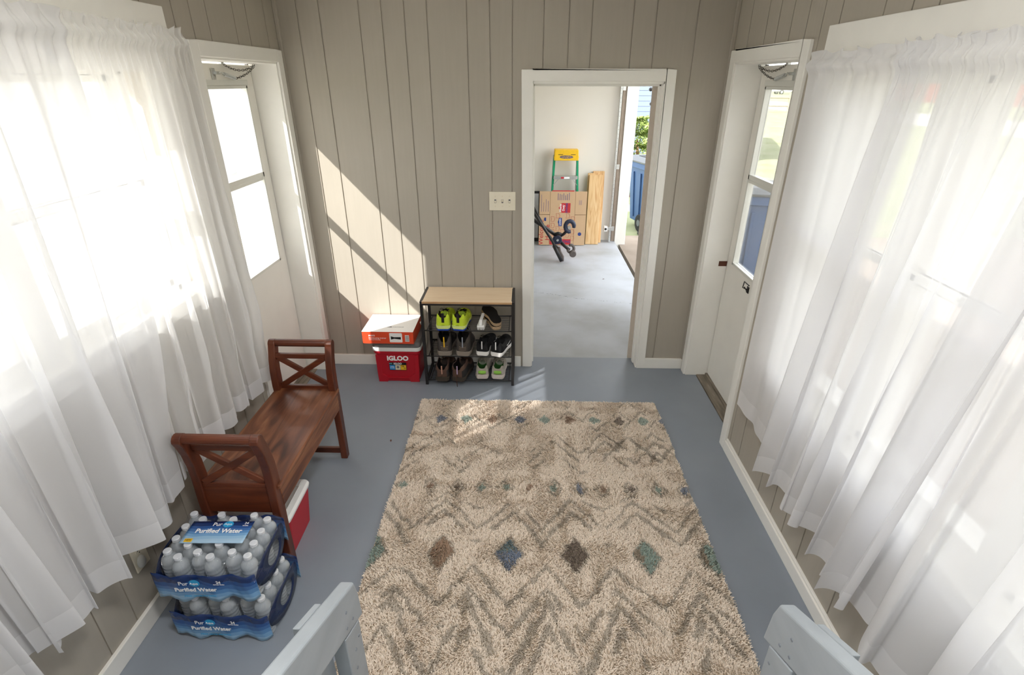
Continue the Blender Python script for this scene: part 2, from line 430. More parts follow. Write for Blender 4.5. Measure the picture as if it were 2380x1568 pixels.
def side_door(n, xw, s, hook):
    D = empty('door_%d' % n, (0, 0, 0)); D['kind'] = 'structure'
    xd = xw+s*0.155                     # room face of the door slab
    m = MB(); cx0, cx1 = xw-s*0.018, xw+s*0.001
    m.box(cx0, cx1, DOOR_Y1-0.006, DOOR_Y1+0.062, 0, 2.165); m.box(cx0, cx1, DOOR_Y0-0.062, DOOR_Y0+0.006, 0, 2.165)
    m.box(cx0, cx1, DOOR_Y0+0.006, DOOR_Y1-0.006, 2.10, 2.165)
    m.build('casing', WHITE, D, bevel=0.004)
    m = MB()
    m.box(xw-s*0.004, xw+s*0.172, DOOR_Y1-0.016, DOOR_Y1+0.004, 0, 2.10); m.box(xw-s*0.004, xw+s*0.172, DOOR_Y0-0.004, DOOR_Y0+0.016, 0, 2.10)
    m.box(xw-s*0.004, xw+s*0.172, DOOR_Y0, DOOR_Y1, 2.090, 2.108)
    m.build('jamb', WHITE, D, bevel=0.002)
    # slab with window opening
    a, b = DOOR_Y0+0.022, DOOR_Y1-0.022; g0, g1, z0, z1 = -0.855, -0.205, 0.905, 1.975
    m = MB(); x0, x1 = xd, xd+s*0.038
    m.box(x0, x1, a, b, 0.025, z0); m.box(x0, x1, a, b, z1, 2.082); m.box(x0, x1, a, g0, z0, z1); m.box(x0, x1, g1, b, z0, z1)
    m.build('door_slab', WHITE2, D, bevel=0.002)
    m = MB(); m.box(xd+s*0.012, xd+s*0.03, a-0.006, a, 0.02, 2.09); m.box(xd+s*0.012, xd+s*0.03, b, b+0.006, 0.02, 2.09)
    m.build('gap_shade_strip', ALUD, D)  # dark strips fill the slab-to-jamb gaps, painting in their shade
    m = MB(); f = 0.016; x0, x1 = xd-s*0.006, xd+s*0.030
    m.box(x0, x1, g0, g1, z0, z0+f); m.box(x0, x1, g0, g1, z1-f, z1); m.box(x0, x1, g0, g0+f, z0, z1); m.box(x0, x1, g1-f, g1, z0, z1)
    m.box(x0, x1-s*0.01, g0, g1, 1.455, 1.485); m.box(x0+s*.006, x1, g0, g1, 1.435, 1.455)
    m.box(xd-s*0.004, xd, g0-0.02, g1+0.02, z1+0.002, z1+0.03)
    m.build('window_frame', ALU, D, bevel=0.0015)
    MB().box(xd+s*0.014, xd+s*0.018, g0+f, g1-f, z0+f, 1.455).build('lower_pane', GLASS, D)
    MB().box(xd+s*0.022, xd+s*0.026, g0+f, g1-f, 1.455, z1-f).build('upper_pane', GLASS, D)
    m = MB(); m.box(xw+s*0.08, xd+s*0.04, DOOR_Y0+0.012, DOOR_Y1-0.012, -0.05, 0.006); m.box(xd-s*0.012, xd+s*0.04, DOOR_Y0+0.012, DOOR_Y1-0.012, 0.006, 0.02)
    m.build('threshold', WOODG, D, bevel=0.002)
    closer(D, s, xd, xw)
    if hook:
        m = MB(); m.tube([(xd-s*0.045, -0.62, 0.905), (xd-s*0.045, -0.545, 0.905), (xd-s*0.04, -0.525, 0.86), (xd-s*0.004, -0.515, 0.84)], 0.0035, 6)
        m.tube([(xd-s*0.02, -0.50, 0.855), (xd-s*0.004, -0.525, 0.825)], 0.003, 6)
        m.box(xd, xd-s*0.004, -0.53, -0.50, 0.82, 0.86)
        m.build('latch_handle', BLACKM, D, smooth=False)
        MB().box(xw+s*0.10, xw+s*0.155, DOOR_Y1-0.0185, DOOR_Y1-0.015, 0.86, 0.895).build('hinge_plate', RUST, D)
side_door(2, XL, -1, False)
side_door(3, XR, 1, True)

# windows
def window(n, xw, s, y0, y1, zb, zt, zm):
    W = empty('window_%d' % n, (0, 0, 0)); W['kind'] = 'structure'
    x0, x1 = xw+s*0.02, xw+s*0.16; f = 0.05
    m = MB(); m.box(x0, x1, y0, y0+f*.6, zb, zt); m.box(x0, x1, y1-f*.6, y1, zb, zt); m.box(x0, x1, y0, y1, zb, zb+0.03); m.box(x0, x1, y0, y1, zt-0.02, zt)
    m.build('window_frame', WHITE, W, bevel=0.003)
    a, b = y0+f*.6, y1-f*.6
    for nm, xx, z0, z1 in (('lower_sash', xw+s*0.035, zb+0.03, zm+0.02), ('upper_sash', xw+s*0.065, zm-0.02, zt-0.02)):
        m = MB(); t = 0.028*s; q = 0.026
        m.box(xx, xx+t, a, a+q, z0, z1); m.box(xx, xx+t, b-q, b, z0, z1); m.box(xx, xx+t, a, b, z0, z0+q+0.006); m.box(xx, xx+t, a, b, z1-q, z1)
        sh = m.build(nm, WHITE, W, bevel=0.003)
        MB().box(xx+t*.4, xx+t*.55, a+q, b-q, z0+q, z1-q).build('pane', GLASS, sh)
k = 1
for (y0, y1) in ((-2.16, -1.44), (-2.90, -2.18), (-3.66, -2.92)):
    window(k, XL, -1, y0, y1, ZSL, ZT, 1.62); k += 1
for (y0, y1) in ((-1.90, -1.37), (-2.60, -1.92), (-3.66, -2.62)):
    window(k, XR, 1, y0, y1, ZSR, ZT, 1.42); k += 1
# window casings: broad head board, side casing, sill, apron
def casings(k, xw, s, zs, ztop, zsill):
    x0, x1 = xw-s*0.02, xw+s*0.001
    m = MB()
    m.box(x0, x1, WIN_Y0-0.06, -1.148, 2.03, ztop)
    struct(m.build('trim_%d' % k, WHITE, bevel=0.003))
    m = MB(); m.box(x0, x1, WIN_Y1-0.03, -1.150, zs-0.09, 2.03); m.box(x0, x1, WIN_Y0-0.06, WIN_Y0+0.03, zs-0.02, 2.03)
    for yb in ((-2.17, -2.91) if s < 0 else (-1.91, -2.61)): m.box(x0+s*.004, x1+s*.03, yb-0.03, yb+0.03, zs, 2.03)
    m.box(x0, x1, WIN_Y0-0.06, WIN_Y1-0.031, zs-0.09, zs-0.018); m.box(xw-s*0.045, xw+s*0.03, WIN_Y0-0.08, WIN_Y1+0.07, zs-0.018, zs+0.006)
    struct(m.build('trim_%d' % (k+1), WHITE, bevel=0.003))
casings(3, XL, -1, ZSL, 2.272, 1)
casings(5, XR, 1, ZSR, 2.203, 1)

# ================================================================== garage shell and outside
m = MB(); m.box(-1.70, 1.235, 3.70, 3.85, -0.01, CEILZ); struct(m.build('wall_garage_back', GWALL))
struct(MB().box(-1.68, -1.60, 0.15, 3.70, -0.01, CEILZ).build('wall_garage_left', GWALL))
m = MB(); m.box(1.235, 1.37, 0.15, 1.15, -0.1, CEILZ); m.box(1.235, 1.37, 1.15, 3.64, 2.25, CEILZ)
struct(m.build('wall_garage_right', GWALL))
struct(MB().box(1.232, 1.378, 3.62, 3.87, -0.1, CEILZ).build('trim_7', WHITE, bevel=0.004))
m = MB(); m.box(1.185, 1.231, 3.635, 3.70, -0.004, 2.4); struct(m.build('trim_8', mat('bare_brown_jamb', (150, 136, 122), 0.8, noise=0.1, nscale=20), bevel=0.003))

m = MB(); m.v = []
m.box(-30, 90, -40, 160, -0.30, -0.12); o = m.build('lawn', LAWN); tag(o, kind='structure')
struct(MB().box(XR+0.17, 6.3, -5.5, 4.1, -0.2, -0.05).build('patio_ground', CONC))
struct(MB().box(1.3, 21.0, 0.6, 4.1, -0.25, -0.045).build('driveway_ground', CONC))
struct(MB().box(21.0, 29.0, -40, 160, -0.25, -0.10).build('road', ASPH))
struct(MB().box(-7.2, XL-0.17, -3.9, 14, -0.2, -0.06).build('bounce_ground', mat('pale_bounce_ground', (226, 224, 218), 0.9, noise=0.03, nscale=3)))  # pale ground added to bounce sunlight onto the white siding

def siding_house(name, label, x0, x1, y0, y1, z1, m_, roofm, lap=0.11, windows=()):
    H_ = thing(name, label, 'house', ((x0+x1)/2, (y0+y1)/2, -0.12))
    cx, cy = (x0+x1)/2, (y0+y1)/2; m = MB(); z = 0.0; zt = z1+0.12
    m.box(x0-cx+0.02, x1-cx-0.02, y0-cy+0.02, y1-cy-0.02, 0, zt)
    while z < zt-0.01:
        e = min(z+lap, zt)
        a, b, c, d = x0-cx, x1-cx, y0-cy, y1-cy; i = 0.007
        vs = [(a, c, z), (b, c, z), (b, d, z), (a, d, z), (a+i, c+i, e), (b-i, c+i, e), (b-i, d-i, e), (a+i, d-i, e)]
        m.add(vs, [(0, 1, 5, 4), (1, 2, 6, 5), (2, 3, 7, 6), (3, 0, 4, 7), (0, 3, 2, 1)])
        z = e
    m.build('siding_wall', m_, H_)
    ov = 0.35; rz = zt; m = MB(); hx = (x1-x0)/2+ov; hy = (y1-y0)/2+ov
    rise = min(hx, hy)*0.5
    if hx < hy: m.prism([(-hx, rz), (hx, rz), (0, rz+rise)], 'y', -hy, hy)
    else: m.prism([(-hy, rz), (hy, rz), (0, rz+rise)], 'x', -hx, hx)
    m.build('roof', roofm, H_)
    for (ax, u0, u1, w0, w1) in windows:
        m = MB()
        if ax == 'x1': m.box(x1-cx-0.01, x1-cx+0.03, u0-cy, u1-cy, w0, w1)
        if ax == 'x0': m.box(x0-cx-0.03, x0-cx+0.01, u0-cy, u1-cy, w0, w1)
        if ax == 'y0': m.box(u0-cx, u1-cx, y0-cy-0.03, y0-cy+0.01, w0, w1)
        wf = m.build('window', WHITE, H_, bevel=0.01)
        m = MB()
        if ax == 'x1': m.box(x1-cx+0.031, x1-cx+0.035, u0-cy+.07, u1-cy-.07, w0+.07, w1-.07)
        if ax == 'x0': m.box(x0-cx-0.035, x0-cx-0.031, u0-cy+.07, u1-cy-.07, w0+.07, w1-.07)
        if ax == 'y0': m.box(u0-cx+.07, u1-cx-.07, y0-cy-0.035, y0-cy-0.031, w0+.07, w1-.07)
        m.build('window_pane', GLASSD, wf)
    return H_
GLASSD = mat('dark_window_glass', (70, 80, 92), 0.1)
ROOFM = mat('grey_shingles', (120, 116, 112), 0.9, noise=0.1, nscale=10)
BRICKR = ramp_mat('red_brown_brick', [(0.3, (120, 66, 56)), (0.7, (150, 90, 76))], scale=8, rough=0.9)
siding_house('neighbour_house', 'white lap-sided house seen washed out through the left sheer curtains', -14.0, -7.2, -3.0, 14.0, 2.2, SIDING, ROOFM, 0.13, [('x1', -1.9, -1.0, 0.9, 1.9)])
siding_house('neighbour_house', 'pale blue lap-sided house behind the juniper beyond the garage', -5.0, 4.5, 11.0, 20.0, 3.4, BLUESID, ROOFM, 0.12)
siding_house('neighbour_house', 'low red-brown house far across the road', 46, 54, 52, 78, 3.2, BRICKR, ROOFM, 0.2, [('x0', 60, 63, 1.0, 2.2)])
siding_house('neighbour_house', 'small white house far across the road beside dark trees', 44, 52, 24, 40, 3.0, SIDING, ROOFM, 0.2, [('x0', 30, 32, 1.0, 2.2)])

# ================================================================== RUG
def build_rug():
    x0, x1, yf, yn = -0.708, 0.905, -0.522, -2.62
    rng = np.random.default_rng(5)
    n1, n2 = 512, 512
    nz = rng.random((64, 64)); nz2 = rng.random((128, 128))
    def vnoise(N_, X, Y, sc):
        h, w_ = N_.shape; u = X*sc; v = Y*sc; i = np.floor(u).astype(int); j = np.floor(v).astype(int); fu = u-i; fv = v-j
        fu = fu*fu*(3-2*fu); fv = fv*fv*(3-2*fv)
        g = lambda a, b: N_[a % h, b % w_]
        return (g(i, j)*(1-fu)+g(i+1, j)*fu)*(1-fv)+(g(i, j+1)*(1-fu)+g(i+1, j+1)*fu)*fv
    CR = np.array(lin((238, 225, 210))[:3]); GR = np.array(lin((156, 146, 132))[:3]); DK = np.array(lin((92, 84, 74))[:3])
    BL = np.array(lin((106, 126, 154))[:3]); TE = np.array(lin((140, 164, 156))[:3]); BR = np.array(lin((158, 126, 102))[:3]); DB = np.array(lin((116, 100, 90))[:3])
    def zig(X, pts):
        xs = [p[0] for p in pts]; ys = [p[1] for p in pts]
        return np.interp(X, xs, ys)
    def colour(X, Y):
        jx = (vnoise(nz, X+3, Y+5, 28)-.5)*0.016; jy = (vnoise(nz2, X+9, Y+2, 28)-.5)*0.018
        jx += (vnoise(nz2, X+1, Y+7, 90)-.5)*0.010; jy += (vnoise(nz, X+6, Y+4, 90)-.5)*0.010
        X = X+jx; Y = Y+jy
        dash = vnoise(nz, X+11, Y+3, 11)
        c = np.tile(CR, (len(X), 1)); c *= (0.94+0.12*rng.random((len(X), 1)))
        def paint(mask, col, strength=0.85):
            s = (strength*(0.75+0.25*rng.random(len(X))))[:, None]
            c[mask] = (c*(1-s)+col*s)[mask]
        def line(pts, wd, thr=0.30, col=GR, st=0.70):
            zy = zig(X, pts); e = 1e-3; sl_ = (zig(X+e, pts)-zig(X-e, pts))/(2*e)
            d = np.abs(Y-zy)/np.sqrt(1+sl_**2)
            paint((d < wd*(0.45+0.8*vnoise(nz2, X+2, Y+8, 20))) & (dash > thr) & (X > pts[0][0]) & (X < pts[-1][0]), col, st)
        def zz(xs, ya, yb, start_high=True, dy=0.0):
            return [(x, (ya if (i % 2 == 0) == start_high else yb)+dy) for i, x in enumerate(xs)]
        # row 1 : lattice of outlined diamonds
        X1 = [-0.715, -0.543, -0.369, -0.197, -0.026, 0.137, 0.297, 0.463, 0.622, 0.776, 0.909]
        C1 = [DB, BL, TE, BR, BL, TE, BR, TE, DB, TE, BL]
        mids = sorted(X1 + [(a+b)/2 for a, b in zip(X1[:-1], X1[1:])])
        for dy in (0.0,):
            line(zz(mids, -0.655, -0.762), 0.006, 0.38); line(zz(mids, -0.860, -0.762), 0.006, 0.40)
        line(zz(mids, -0.52, -0.62, False, 0.0), 0.005, 0.52)
        for xc, cc in zip(X1, C1):
            paint(np.abs(X-xc)/0.040+np.abs(Y+0.757)/0.052 < 1, cc, 0.85)
        # chevrons
        xs = [-0.86, -0.70, -0.522, -0.35, -0.177, 0.038, 0.18, 0.34, 0.50, 0.646, 0.80, 0.95]
        line(zz(xs, -0.89, -1.10), 0.009, 0.45); line(zz(xs, -0.89, -1.10, True, -0.085), 0.009, 0.40)
        line(zz(xs, -0.93, -1.13, True, -0.15), 0.009, 0.55)
        line([(0.46, -1.16), (0.646, -0.93), (0.80, -1.16), (0.95, -0.93)], 0.014, 0.2)
        # row 2
        X2 = [-0.652, -0.503, -0.354, -0.217, -0.091, 0.037, 0.173, 0.313, 0.437, 0.584, 0.737, 0.881]
        C2 = [TE, BR, DB, TE, TE, BR, TE, BL, BR, DB, TE, BL]
        for xc, cc in zip(X2, C2):
            d = np.abs(X-xc)/0.048+np.abs(Y+1.397)/0.068
            paint((d < 1) & (d > 0.72) & (dash > 0.3), GR, 0.75); paint(d < 0.50, cc, 0.85)
        # zigzags
        xs = [-0.72, -0.545, -0.397, -0.217, -0.042, 0.10, 0.252, 0.406, 0.577, 0.752, 0.92]
        line(zz(xs, -1.49, -1.70), 0.010, 0.22); line(zz(xs, -1.49, -1.70, True, -0.085), 0.012, 0.30); line(zz(xs, -1.50, -1.62, True, 0.05), 0.006, 0.55)
        # row 3 big diamonds
        X3 = [-0.700, -0.377, -0.060, 0.254, 0.580, 0.880]; C3 = [TE, BR, BL, DB, TE, TE]
        for xc, cc in zip(X3, C3):
            d = np.abs(X-xc)/0.078+np.abs(Y+1.850)/0.115
            paint(d < 1, GR, 0.7); mixc = cc
            paint(d < 0.82, mixc, 0.9)
            if cc is BL: paint((d < 0.8) & (Y > -1.83), TE*0.7, 0.7)
            if cc is TE: paint((d < 0.8) & (X < xc-0.02), BR, 0.7)
        # lower zigzags
        xs = [-0.72, -0.553, -0.354, -0.219, -0.055, 0.113, 0.25, 0.409, 0.608, 0.762, 0.93]
        line(zz(xs, -2.12, -1.92), 0.011, 0.28); line(zz(xs, -2.26, -2.04), 0.012, 0.40); line(zz(xs, -2.44, -2.10), 0.016, 0.30, GR)
        line(zz(xs, -2.56, -2.22), 0.014, 0.42)
        return np.clip(c, 0, 1)
    R_ = thing('shag_rug', 'cream shag rug with grey zigzags and rows of blue, teal and brown diamonds', 'rug', ((x0+x1)/2, (yf+yn)/2, 0))
    ox, oy = (x0+x1)/2, (yf+yn)/2
    m = MB(); m.box(x0-ox+.004, x1-ox-.004, yn-oy+.004, yf-oy-.004, 0.001, 0.008)
    m.build('backing', mat('woven_backing', (176, 162, 142), 0.95), R_)
    # pile
    N_ = 250000
    px = x0+.006+rng.random(N_)*(x1-x0-.012); py = yn+.006+rng.random(N_)*(yf-yn-.012)
    col = colour(px, py)
    z0 = np.full(N_, 0.006)
    ang = vnoise(nz, px+20, py+20, 7)*9+rng.random(N_)*3.5; ln = 0.006+0.007*rng.random(N_); ht = 0.009+0.005*rng.random(N_)+0.003*vnoise(nz2, px, py, 14)
    dx, dy = np.cos(ang)*ln, np.sin(ang)*ln
    a2 = rng.random(N_)*2*PI; wd = 0.0013+0.0009*rng.random(N_); wx, wy = np.cos(a2)*wd, np.sin(a2)*wd
    V = np.zeros((N_, 6, 3))
    for q, (t, hz, ws) in enumerate(((0, 0, 1), (0.45, 0.75, 1.1), (1.0, 0.95, 0.7))):
        V[:, 2*q, 0] = px-ox+dx*t-wx*ws; V[:, 2*q, 1] = py-oy+dy*t-wy*ws; V[:, 2*q, 2] = z0+ht*hz
        V[:, 2*q+1, 0] = px-ox+dx*t+wx*ws; V[:, 2*q+1, 1] = py-oy+dy*t+wy*ws; V[:, 2*q+1, 2] = z0+ht*hz
    me = bpy.data.meshes.new('pile'); me.vertices.add(N_*6); me.vertices.foreach_set('co', V.reshape(-1))
    base = (np.arange(N_)*6)[:, None]
    Fq = np.concatenate([base+np.array([0, 1, 3, 2]), base+np.array([2, 3, 5, 4])], axis=1).reshape(-1)
    me.loops.add(len(Fq)); me.loops.foreach_set('vertex_index', Fq.astype(np.int32))
    me.polygons.add(N_*2); me.polygons.foreach_set('loop_start', np.arange(0, len(Fq), 4, dtype=np.int32))
    me.update(calc_edges=True)
    at = me.color_attributes.new('dye', 'FLOAT_COLOR', 'POINT')
    cc = np.ones((N_, 6, 4), dtype=np.float32); cc[:, :, :3] = col[:, None, :]
    at.data.foreach_set('color', cc.reshape(-1))
    mm = bpy.data.materials.new('dyed_shag_yarn'); mm.use_nodes = True; N, L = nt(mm); b = N['Principled BSDF']
    at_ = N.new('ShaderNodeAttribute'); at_.attribute_name = 'dye'; L.new(at_.outputs['Color'], b.inputs['Base Color'])
    b.inputs['Roughness'].default_value = 0.95; b.inputs['Specular IOR Level'].default_value = 0.05
    me.materials.append(mm)
    o = bpy.data.objects.new('pile', me); C.objects.link(o); o.parent = R_; o['kind'] = 'stuff'
build_rug()


# ================================================================== SHEER CURTAINS
def curtain(label, xw, s, off, yt0, yt1, yb0, yb1, zt, zrod, zh, k, amp, seed, group, zig=0.30, hemh=0.088, cloth=None):
    """one gathered panel: top edge yt0..yt1 (far..near), hem yb0..yb1, k folds, drawn towards the room by `off`"""
    rnd = random.Random(seed); ph = [rnd.random()*2*PI for _ in range(6)]
    T = thing('sheer_curtain', label, 'curtain', (xw-s*off, (yt0+yt1)/2, zrod), 0, group)
    oy = (yt0+yt1)/2
    NU, NV = 300, 60
    hz = zh+hemh
    zs_ = [zt, zt-0.012, zt-0.028, zrod+0.020, zrod+0.012, zrod, zrod-0.012, zrod-0.020]
    z = zrod-0.035
    while len(zs_) < NV-4:
        zs_.append(z); z -= (zrod-0.035-hz)/(NV-5-8)
    zs_ = zs_[:NV-5]+[hz]
    rows = []; hem = []
    wl = [rnd.uniform(.8, 1.25) for _ in range(k)]; sw = sum(wl); acc = [0]
    for q in wl: acc.append(acc[-1]+q/sw)
    am = [rnd.uniform(.65, 1.3) for _ in range(k+1)]
    def P(u, z):
        v = min(1, max(0, (zrod-z)/(zrod-zh)))
        y = (yt0*(1-v)+yb0*v)*(1-u)+(yt1*(1-v)+yb1*v)*u
        i = min(k-1, next((j for j in range(k) if acc[j+1] >= u), k-1)); t = (u-acc[i])/(acc[i+1]-acc[i]); th = 2*PI*(i+t)
        L_ = abs(yb1-yb0)/k; a = (am[i]*(1-t)+am[i+1]*t)
        g = amp*a*(0.10+0.90*v**0.8)
        x = g*math.cos(th+0.5*math.sin(ph[0]+2.2*v))+0.35*g*math.cos(2.3*th+ph[1]+v)
        yy = y+zig*L_*min(1, v*1.3)*math.sin(2*(th)+0.4)*a*0.5
        tight = math.exp(-((z-zrod)/0.10)**2)
        x = x*(1-0.85*tight)+0.006*tight*math.sin(u*k*2*PI*3.1+ph[2])+0.004*math.sin(u*k*2*PI*5.3+ph[3])*tight
        if abs(z-zrod) < 0.021: x += 0.012*math.cos((z-zrod)/0.021*PI/2)+0.004
        if z > zrod+0.02:
            w_ = (z-zrod-0.02)/max(0.01, zt-zrod-0.02)
            x += w_*0.016*math.sin(u*k*2*PI*2.0+ph[4]+1.5*math.sin(u*17)); z = z-w_*0.012*(0.5+0.5*math.sin(u*k*2*PI*2.6+ph[5]))
        if z < zh+0.3: z = z+0.012*math.sin(th*0.5+ph[5])*v
        if s < 0:
            lim = -1.399-(xw+off)+0.003*math.sin(th)+0.16*max(0, z-0.74)+0.7*max(0, -2.03-yy); x = x if x < lim-.02 else lim-.02*math.exp(-(x-lim+.02)/.02)
        return (-s*(x+0.0), yy-oy, z-zrod)
    us = [i/(NU-1) for i in range(NU)]
    MB().grid([[P(u, z) for z in zs_] for u in us]).build('curtain_cloth', cloth or SHEER, T, smooth=True)
    MB().grid([[P(u, hz-hemh*j/5.0) for j in range(6)] for u in us]).build('hem', HEMM, T, smooth=True)
    return T

CL = 'white sheer panels on the left windows'; CRG = 'white sheer panels on the right windows'
curtain('white sheer panel nearest the left door, bright with sun, above the brown bench', XL, -1, 0.094, -1.175, -1.87, -1.115, -1.94, 2.195, 2.135, 0.50, 6, 0.034, 3, CL, cloth=THIN)
P2_ = curtain('white sheer panel on the left windows falling behind the bottled water', XL, -1, 0.120, -1.85, -2.75, -1.97, -2.66, 2.20, 2.135, 0.475, 5, 0.060, 8, CL)
curtain('white sheer panel on the left windows cut by the left edge of the photo', XL, -1, 0.125, -2.72, -3.70, -2.60, -3.70, 2.20, 2.135, 0.50, 6, 0.055, 12, CL)
curtain('narrow white sheer panel with taut hem beside the right door', XR, 1, 0.095, -1.235, -1.95, -1.26, -1.82, 2.110, 2.055, 0.475, 2, 0.012, 4, CRG, 0.05)
curtain('white sheer panel with bunched header and wavy hem at the right windows', XR, 1, 0.135, -1.86, -2.62, -1.74, -2.42, 2.115, 2.055, 0.44, 6, 0.045, 6, CRG, 0.34)
curtain('white sheer panel at the right edge above the painted stair rail', XR, 1, 0.150, -2.50, -3.72, -2.36, -3.72, 2.115, 2.055, 0.43, 6, 0.060, 15, CRG, 0.30)
m = MB(); m.box(-0.026, -0.025, 0.385, 0.420, -0.090, -0.030); ct_ = m.build('care_tag', WHITEI, P2_)
for i in range(7):
    MB().box(-0.0249, -0.0245, 0.389, 0.416-(i % 3)*.005, -0.085+i*.0075, -0.083+i*.0075).build('printed_line', GREYI, ct_)
for s, xw, zr, lb in ((-1, XL, 2.135, 'white curtain rod across the left windows'), (1, XR, 2.055, 'white curtain rod across the right windows')):
    r = thing('curtain_rod', lb, 'curtain rod', (xw-s*0.082, -2.45, zr))
    y1 = 1.27 if s < 0 else 1.21
    MB().box(-0.005, 0.005, -1.30, y1, -0.011, 0.011).build('rod', ROD, r, bevel=0.003)
    for yy in (y1-0.004, -1.296):
        m = MB(); m.box(0, s*0.063, yy-0.004, yy+0.004, -0.010, 0.010); m.build('rod_bracket', ROD, r, bevel=0.002)
# ================================================================== OUTLETS, SWITCH
def plate_on_side(name, label, xw, s, y, z, plug):
    T = thing(name, label, 'outlet', (xw, y, z))
    m = MB(); m.box(0, -s*0.006, -0.037, 0.037, -0.0625, 0.0625); m.build('cover_plate', IVORY, T, bevel=0.003)
    for k in ((1, -1) if not plug else (1,)):
        c = k*0.021 if not plug else 0.024
        m = MB(); m.lathe([(0.0165, 0), (0.0165, 0.0025), (0.015, 0.003)], (-s*0.0055, 0, c), 20, Matrix.Rotation(-s*PI/2, 3, 'Y'))
        so = m.build('socket', IVORY, T)
        m = MB(); m.box(-s*0.0084, -s*0.0089, -0.0075, -0.0055, c-0.001, c+0.008); m.box(-s*0.0084, -s*0.0089, 0.0055, 0.0075, c-0.001, c+0.007)
        m.lathe([(0.0026, 0), (0.0026, 0.0006)], (-s*0.0084, 0, c-0.008), 10, Matrix.Rotation(-s*PI/2, 3, 'Y'))
        m.build('slots', BLACKI, so)
    return T
plate_on_side('wall_outlet', 'ivory outlet plate with oval plug on the left wall above the bottled water', XL, -1, -2.165, 0.316, True)
p = thing('plug_in_night_light', 'grey-white oval plug pushed into the lower socket of the left outlet', 'plug', (XL+0.006, -2.172, 0.290))
m = MB(); pr = [(0.0235*math.sqrt(max(0, 1-(t/0.016)**2)), t) for t in [0.016*i/8 for i in range(9)]]
m.lathe(pr[:-1]+[(0.001, 0.016)], (0, 0, 0), 24, Matrix.Rotation(PI/2, 3, 'Y')); o = m.build('plug_body', mat('pale_grey_plastic', (206, 206, 202), 0.4), p, smooth=True); o.scale = (1, 0.85, 1.25)
plate_on_side('wall_outlet', 'ivory outlet plate half hidden behind the right curtain hem', XR, 1, -2.155, 0.318, False)
T = thing('light_switch', 'ivory three-toggle switch plate on the back wall left of the doorway', 'light switch', (-0.1605, 0.0, 1.2685))
m = MB(); m.box(-0.0885, 0.0885, -0.006, 0.0, -0.0625, 0.0625); m.build('cover_plate', IVORY, T, bevel=0.004)
for i, up in enumerate((-1, 1, -1)):
    x = (i-1)*0.048
    m = MB(); m.box(x-0.006, x+0.006, -0.0065, -0.006, -0.0125, 0.0125); m.build('toggle_slot', GREYI, T)
    R = Matrix.Rotation(up*0.45, 3, 'X'); MB().obox((x, -0.010, up*0.004), (0.009, 0.014, 0.011), R).build('toggle', IVORY, T, bevel=0.001)
    for zz in (-0.033, 0.033): m = MB(); m.lathe([(0.003, 0), (0.003, 0.0012)], (x, -0.006, zz), 10, Matrix.Rotation(PI/2, 3, 'X')); m.build('screw', CREAMI, T)

